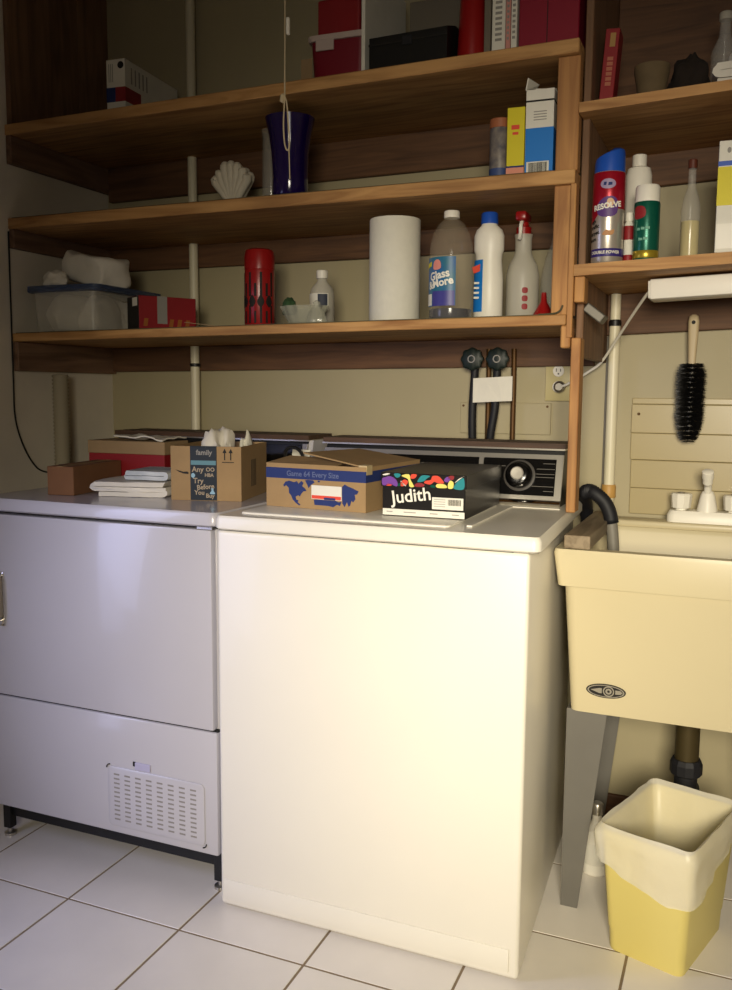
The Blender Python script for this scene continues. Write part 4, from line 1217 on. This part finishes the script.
for i, (t, h, m_, lab) in enumerate(((.032, .21, m_paper, 'thick white booklet standing on the top shelf'), (.011, .20, mat('pink_cover', '#c98a80', 0.6), 'thin pink booklet right of the thick white booklet'), (.014, .205, MATS['white_paper'], 'thin white booklet left of the red album'), )):
    b = thing('booklet', lab, 'book', (x + t / 2, 2.175, shelf_top_z(x + t)), 0, 'booklets on the top shelf')
    obj('cover', box(-t / 2, t / 2, 0, .15, 0, h, .0012, 1), m_, b)
    obj('spine_print', join(*[box(-t * .25, t * .25, -.0006, .001, .05 + k * .012, .056 + k * .012) for k in range(8)]), m_grey_print, b)
    x += t + .0015
RA = thing('red_album', 'wide red album box at the right end of the top shelf', 'box', (-.532, 2.17, shelf_top_z(-.532 + .02)), -1)
obj('album_body', box(0, .140, 0, .20, 0, .24, .002, 1), mat('crimson_card', '#84132a', 0.5), RA)
obj('spine_groove', box(.066, .068, -.0006, .001, .003, .237), m_ink, RA)

# pull string of the ceiling lamp
PS = thing('pull_string', 'white knotted pull string hanging in front of the top shelf', 'string', (-.953, 1.8, 1.68))
m_str = mat('string', '#b9a888', 0.9)
obj('string_length', tube([(0, 0, .9195), (0, 0, .34), (-.001, 0, .17)], .0017, 6, False), m_str, PS)
obj('string_loop', tube([(-.001, 0, .17), (-.004, 0, .12), (-.002, 0, .08), (.003, .001, .062), (.008, .002, .066), (.009, .002, .085), (.006, .003, .12), (.003, .002, .16), (0, 0, .172)], .0017, 6), m_str, PS)
obj('knot', noise_push(lathe([(.001, -.008), (.006, -.004), (.005, .003), (.006, .008), (.001, .012)], 10, -.006, 0), .002, 90), m_str, PS).location.z = .168
obj('string_tail', tube([(.008, .002, .066), (.009, .002, .03), (.010, .002, 0)], .0012, 6), m_str, PS)
obj('plastic_toggle', box(.004, .011, -.004, .004, .30, .335, .002), m_white, PS)
CLt = thing('ceiling_lamp', 'plain ceiling lamp holder that the pull string hangs from', 'lamp', (-.953, 1.8, ZC))
obj('lamp_base', lathe([(.07, 0), (.07, -.02), (.05, -.035), (.03, -.04)], 28), m_white, CLt, True)
obj('bulb', lathe([(.012, -.04), (.014, -.06), (.03, -.09), (.031, -.11), (.02, -.13), (.004, -.137)], 20), m_frost, CLt, True)
for ch_ in CLt.children:
    for v in ch_.data.vertices:
        v.co.x += .06
# string starts at the lamp base edge

# ------------------------------------------------------------------ right shelves: upper
def r1(x):
    return rz(x, 1.8598)
def r2(x):
    return rz(x, 1.5083)
RBk = thing('red_book', 'thin red book leaning against the divider on the upper right shelf', 'book', (-.333, 2.20, r1(-.32)), 0)
Bq = Matrix.Translation((0, 0, .0015)) @ Matrix.Rotation(R(4), 4, 'Y')
obj('cover', xf(box(-.0155, .0155, 0, .06, 0, .185, .001, 1), Bq), m_red, RBk)
obj('spine_lettering', xf(join(*[box(-.006, .007, -.0006, .001, .06 + .011 * k, .068 + .011 * k) for k in range(6)]), Bq), mat('faded_print', '#b06a52', 0.7), RBk)
obj('spine_emblem', xf(join(box(-.004, .008, -.0006, .001, .145, .175)), Bq), mat('gold_cover', '#a8824a', 0.6), RBk)
PO = thing('tan_pot', 'dusty tan pot on the upper right shelf', 'pot', (-.235, 2.24, r1(-.235) + .0005))
obj('pot_body', lathe([(.026, 0), (.028, .004), (.034, .06), (.040, .088), (.040, .100), (.036, .100), (.030, .06), (.022, .01)], 26), mat('dusty_clay', '#6b5a40', 0.9, var=.2, scale=20), PO, True)
obj('soil', lathe([(.0365, .088), (.034, .094), (.004, .096)], 20), m_ink, PO)
crumple('dark_rag', 'dark bunched rag behind the tan pot on the upper right shelf', 'cloth', (-.155, 2.30, r1(-.155) - .001), .05, .05, .085, mat('dark_rag', '#231a14', 0.95), 5.3, .3)
FJ = thing('glass_flask', 'clear glass bottle at the back of the upper right shelf', 'bottle', (-.085, 2.34, r1(-.085) + .0008))
obj('flask_body', lathe([(.028, 0), (.030, .004), (.030, .14), (.014, .175), (.012, .21)], 24), m_glass, FJ, True)
obj('cap', lathe([(.015, .21), (.015, .226), (.013, .228)], 16), m_frost, FJ, True)
folded_cloth('folded_rag', 'white cloth folded in layers at the right of the upper right shelf', (-.045, 2.19, r1(-.02) + .002), 0, .10, .12, 3, .015, m_cloth, 13)
crumple('cloth_roll', 'white rolled cloth on top of the folded cloth on the upper right shelf', 'cloth', (-.035, 2.185, r1(-.02) + .0525), .036, .04, .026, m_cloth, 4.8, .12)

# lower right shelf
def upz(o_):
    return o_
RS = thing('carpet_spray_can', 'tall red and silver aerosol can with blue cap at the left of the sink shelf', 'spray can', (-.307, 2.140, r2(-.285)))
m_can = mat('can_silver', '#bdb4a8', 0.3, metal=0.6)
m_canred = mat('can_red', '#9d1226', 0.3, metal=0.3)
obj('can_body', lathe([(.033, 0), (.0355, .004), (.0355, .196), (.033, .203)], 36), m_can, RS, True)
obj('blue_cap', loft([[((.034 - .002 * k) * math.cos(2 * PI * i / 32), (.034 - .002 * k) * math.sin(2 * PI * i / 32), .200 + z + (.010 * math.cos(2 * PI * i / 32) if k else 0)) for i in range(32)] for k, z in ((0, 0), (.5, .030), (1.5, .040), (5, .044), (12, .046))]), m_blue, RS, True)
rd = obj('red_wrap', lathe([(.0353, .118), (.0358, .119), (.0358, .198), (.0353, .199)], 36, cap0=False, cap1=False), m_canred, RS, True)
obj('red_swoosh', wrap(poly([(-.055, .118), (-.055, .085), (-.030, .095), (-.016, .110), (.0, .118)], .0005), .0357, 0, 0), m_canred, rd)
bdg = obj('oval_print', wrap(poly(spl([(-.017, 0), (-.012, .008), (0, .011), (.012, .008), (.017, 0), (.012, -.008), (0, -.011), (-.012, -.008)], 3), .0005), .0359, 4, .172), mat('lilac_print', '#9a8aa8', 0.5), RS)
obj('oval_mark', join(wrap(poly([(-.010, -.003), (-.004, -.003), (-.003, .004), (-.009, .004)]), .0366, 4, .172), wrap(poly([(.0, -.004), (.009, -.003), (.009, .003), (.001, .003)]), .0366, 4, .172)), m_navy, bdg)['kind'] = 'stuff'
ov = obj('brand_oval', wrap(poly(spl([(-.024, -.012), (-.024, .006), (-.008, .021), (.012, .022), (.022, .010), (.020, -.014), (.004, -.022), (-.014, -.020)], 3), .0006), .0359, 6, .122), mat('purple_oval', '#5a3a78', 0.45), RS)
obj('brand_sun', wrap(poly(spl([(-.006, .0), (.004, .0), (.010, .010), (.004, .018), (-.005, .016)], 3), .0006), .0364, 12, .122), mat('peach_print', '#d8b08a', 0.5), ov)
obj('brand_lettering', wrap(rot(text_bm('RESOLVE', .0165, .0007), -7, 'Y'), .0372, 3, .124), m_white, ov)
obj('purple_band', lathe([(.0354, .014), (.0360, .015), (.0360, .031), (.0354, .032)], 36, cap0=False, cap1=False), mat('purple_band', '#33266e', 0.4), RS, True)
obj('band_lettering', wrap(text_bm('DOUBLE POWER', .0090, .0003), .0366, 0, .023), m_paper, RS)
obj('side_lettering', join(*[wrap(rot(text_bm(s_, .011, .0004), -8, 'Y'), .0361, a, z) for s_, a, z in (('high', -52, .092), ('traffic', -44, .080), ('carpet', -46, .066), ('foam', -52, .052))]), m_ink, RS)
obj('foot_print', wrap(poly(spl([(-.012, -.004), (-.004, .006), (.006, .004), (.014, .007), (.012, -.004), (.0, -.006)], 3), .0005), .0359, 8, .066), mat('tan_print', '#b9875a', 0.6), RS)

WT = thing('white_bottle', 'tall plain white bottle behind the two aerosol cans', 'bottle', (-.257, 2.262, r2(-.24)))
obj('bottle_body', oval([(.028, .026, 0), (.030, .028, .004), (.030, .028, .215), (.026, .024, .232), (.015, .015, .237)]), m_white, WT, True)
obj('cap', lathe([(.0165, .236), (.0165, .262), (.014, .264)], 20), m_white, WT, True)
SR = thing('red_tube_bottle', 'tiny white and red bottle between the two aerosol cans', 'bottle', (-.2615, 2.150, r2(-.255)))
obj('bottle_body', lathe([(.0100, 0), (.0105, .002), (.0105, .085), (.006, .095)], 18), m_paper, SR, True)
obj('red_base_ring', lathe([(.0106, .004), (.0108, .005), (.0108, .018), (.0106, .019)], 18, cap0=False, cap1=False), m_red, SR, True)
obj('red_label', (lathe([(.0106, .052), (.0108, .053), (.0108, .082), (.0106, .083)], 18, cap0=False, cap1=False)), m_red, SR, True)
obj('cap', lathe([(.0085, .094), (.0085, .112), (.007, .113)], 16), m_white, SR, True)
GC = thing('green_spray_can', 'short green aerosol can with white cap on the sink shelf', 'spray can', (-.222, 2.135, r2(-.2)))
obj('can_body', lathe([(.0265, 0), (.0280, .003), (.0280, .122), (.026, .128)], 32), m_green, GC, True)
obj('cap', lathe([(.0265, .127), (.0265, .158), (.024, .163), (.004, .165)], 28), m_white, GC, True)
obj('red_print', wrap(poly(spl([(-.016, -.012), (.008, -.010), (.011, .004), (.004, .014), (-.016, .012)], 3), .0005), .0281, -22, .102), m_red, GC)
obj('gold_base', lathe([(.0278, .004), (.0284, .005), (.0284, .020), (.0278, .021)], 32, cap0=False, cap1=False), mat('gold_foil', '#b29a34', 0.3, metal=.6), GC, True)
obj('can_print', join(*[wrap(poly([(x0, z0), (x1, z0), (x1, z0 + .005), (x0, z0 + .006)]), .0283, -4, 0) for x0, x1, z0 in ((-.016, -.009, .064), (-.007, .001, .065), (.003, .012, .066), (-.012, -.003, .042), (-.001, .008, .043))]), mat('pale_green_print', '#6fa58e', 0.6), GC)['kind'] = 'stuff'

CB = thing('oil_bottle', 'slim clear bottle half full of yellow liquid on the sink shelf', 'bottle', (-.134, 2.20, r2(-.115)))
obj('bottle_body', lathe([(.020, 0), (.0215, .003), (.0215, .115), (.017, .140), (.009, .165), (.008, .205)], 24), m_clear, CB, True)
obj('yellow_liquid', lathe([(.0195, .003), (.0200, .005), (.0200, .088)], 22), mat('yellow_liquid', '#c9b878', 0.2), CB, True)
obj('cap', lathe([(.010, .204), (.010, .222), (.008, .224)], 16), mat('brown_cap', '#5a2a1a', 0.5), CB, True)
DB = thing('detergent_carton', 'white, blue and yellow carton at the right end of the sink shelf', 'box', (-.077, 2.115, r2(.03) ), 0)
obj('carton_body', box(0, .10, 0, .17, 0, .232, .001, 1), m_paper, DB)
obj('blue_side', box(-.0006, .001, .002, .168, .085, .231), mat('dark_blue_print', '#1a1f4a', 0.5), DB)
obj('blue_stripe', box(-.0005, .1005, -.0006, .001, .180, .190), m_blue, DB)
obj('yellow_panel', box(-.0005, .1005, -.0006, .001, .098, .178), m_yellow, DB)
obj('white_window', box(.002, .04, -.0008, .001, .008, .06), m_white, DB)
obj('grey_mark', mv(poly([(.02 + .004 * math.cos(2 * PI * k / 14), .212 + .006 * math.sin(2 * PI * k / 14)) for k in range(14)]), 0, -.0003, 0), m_grey_print, DB)
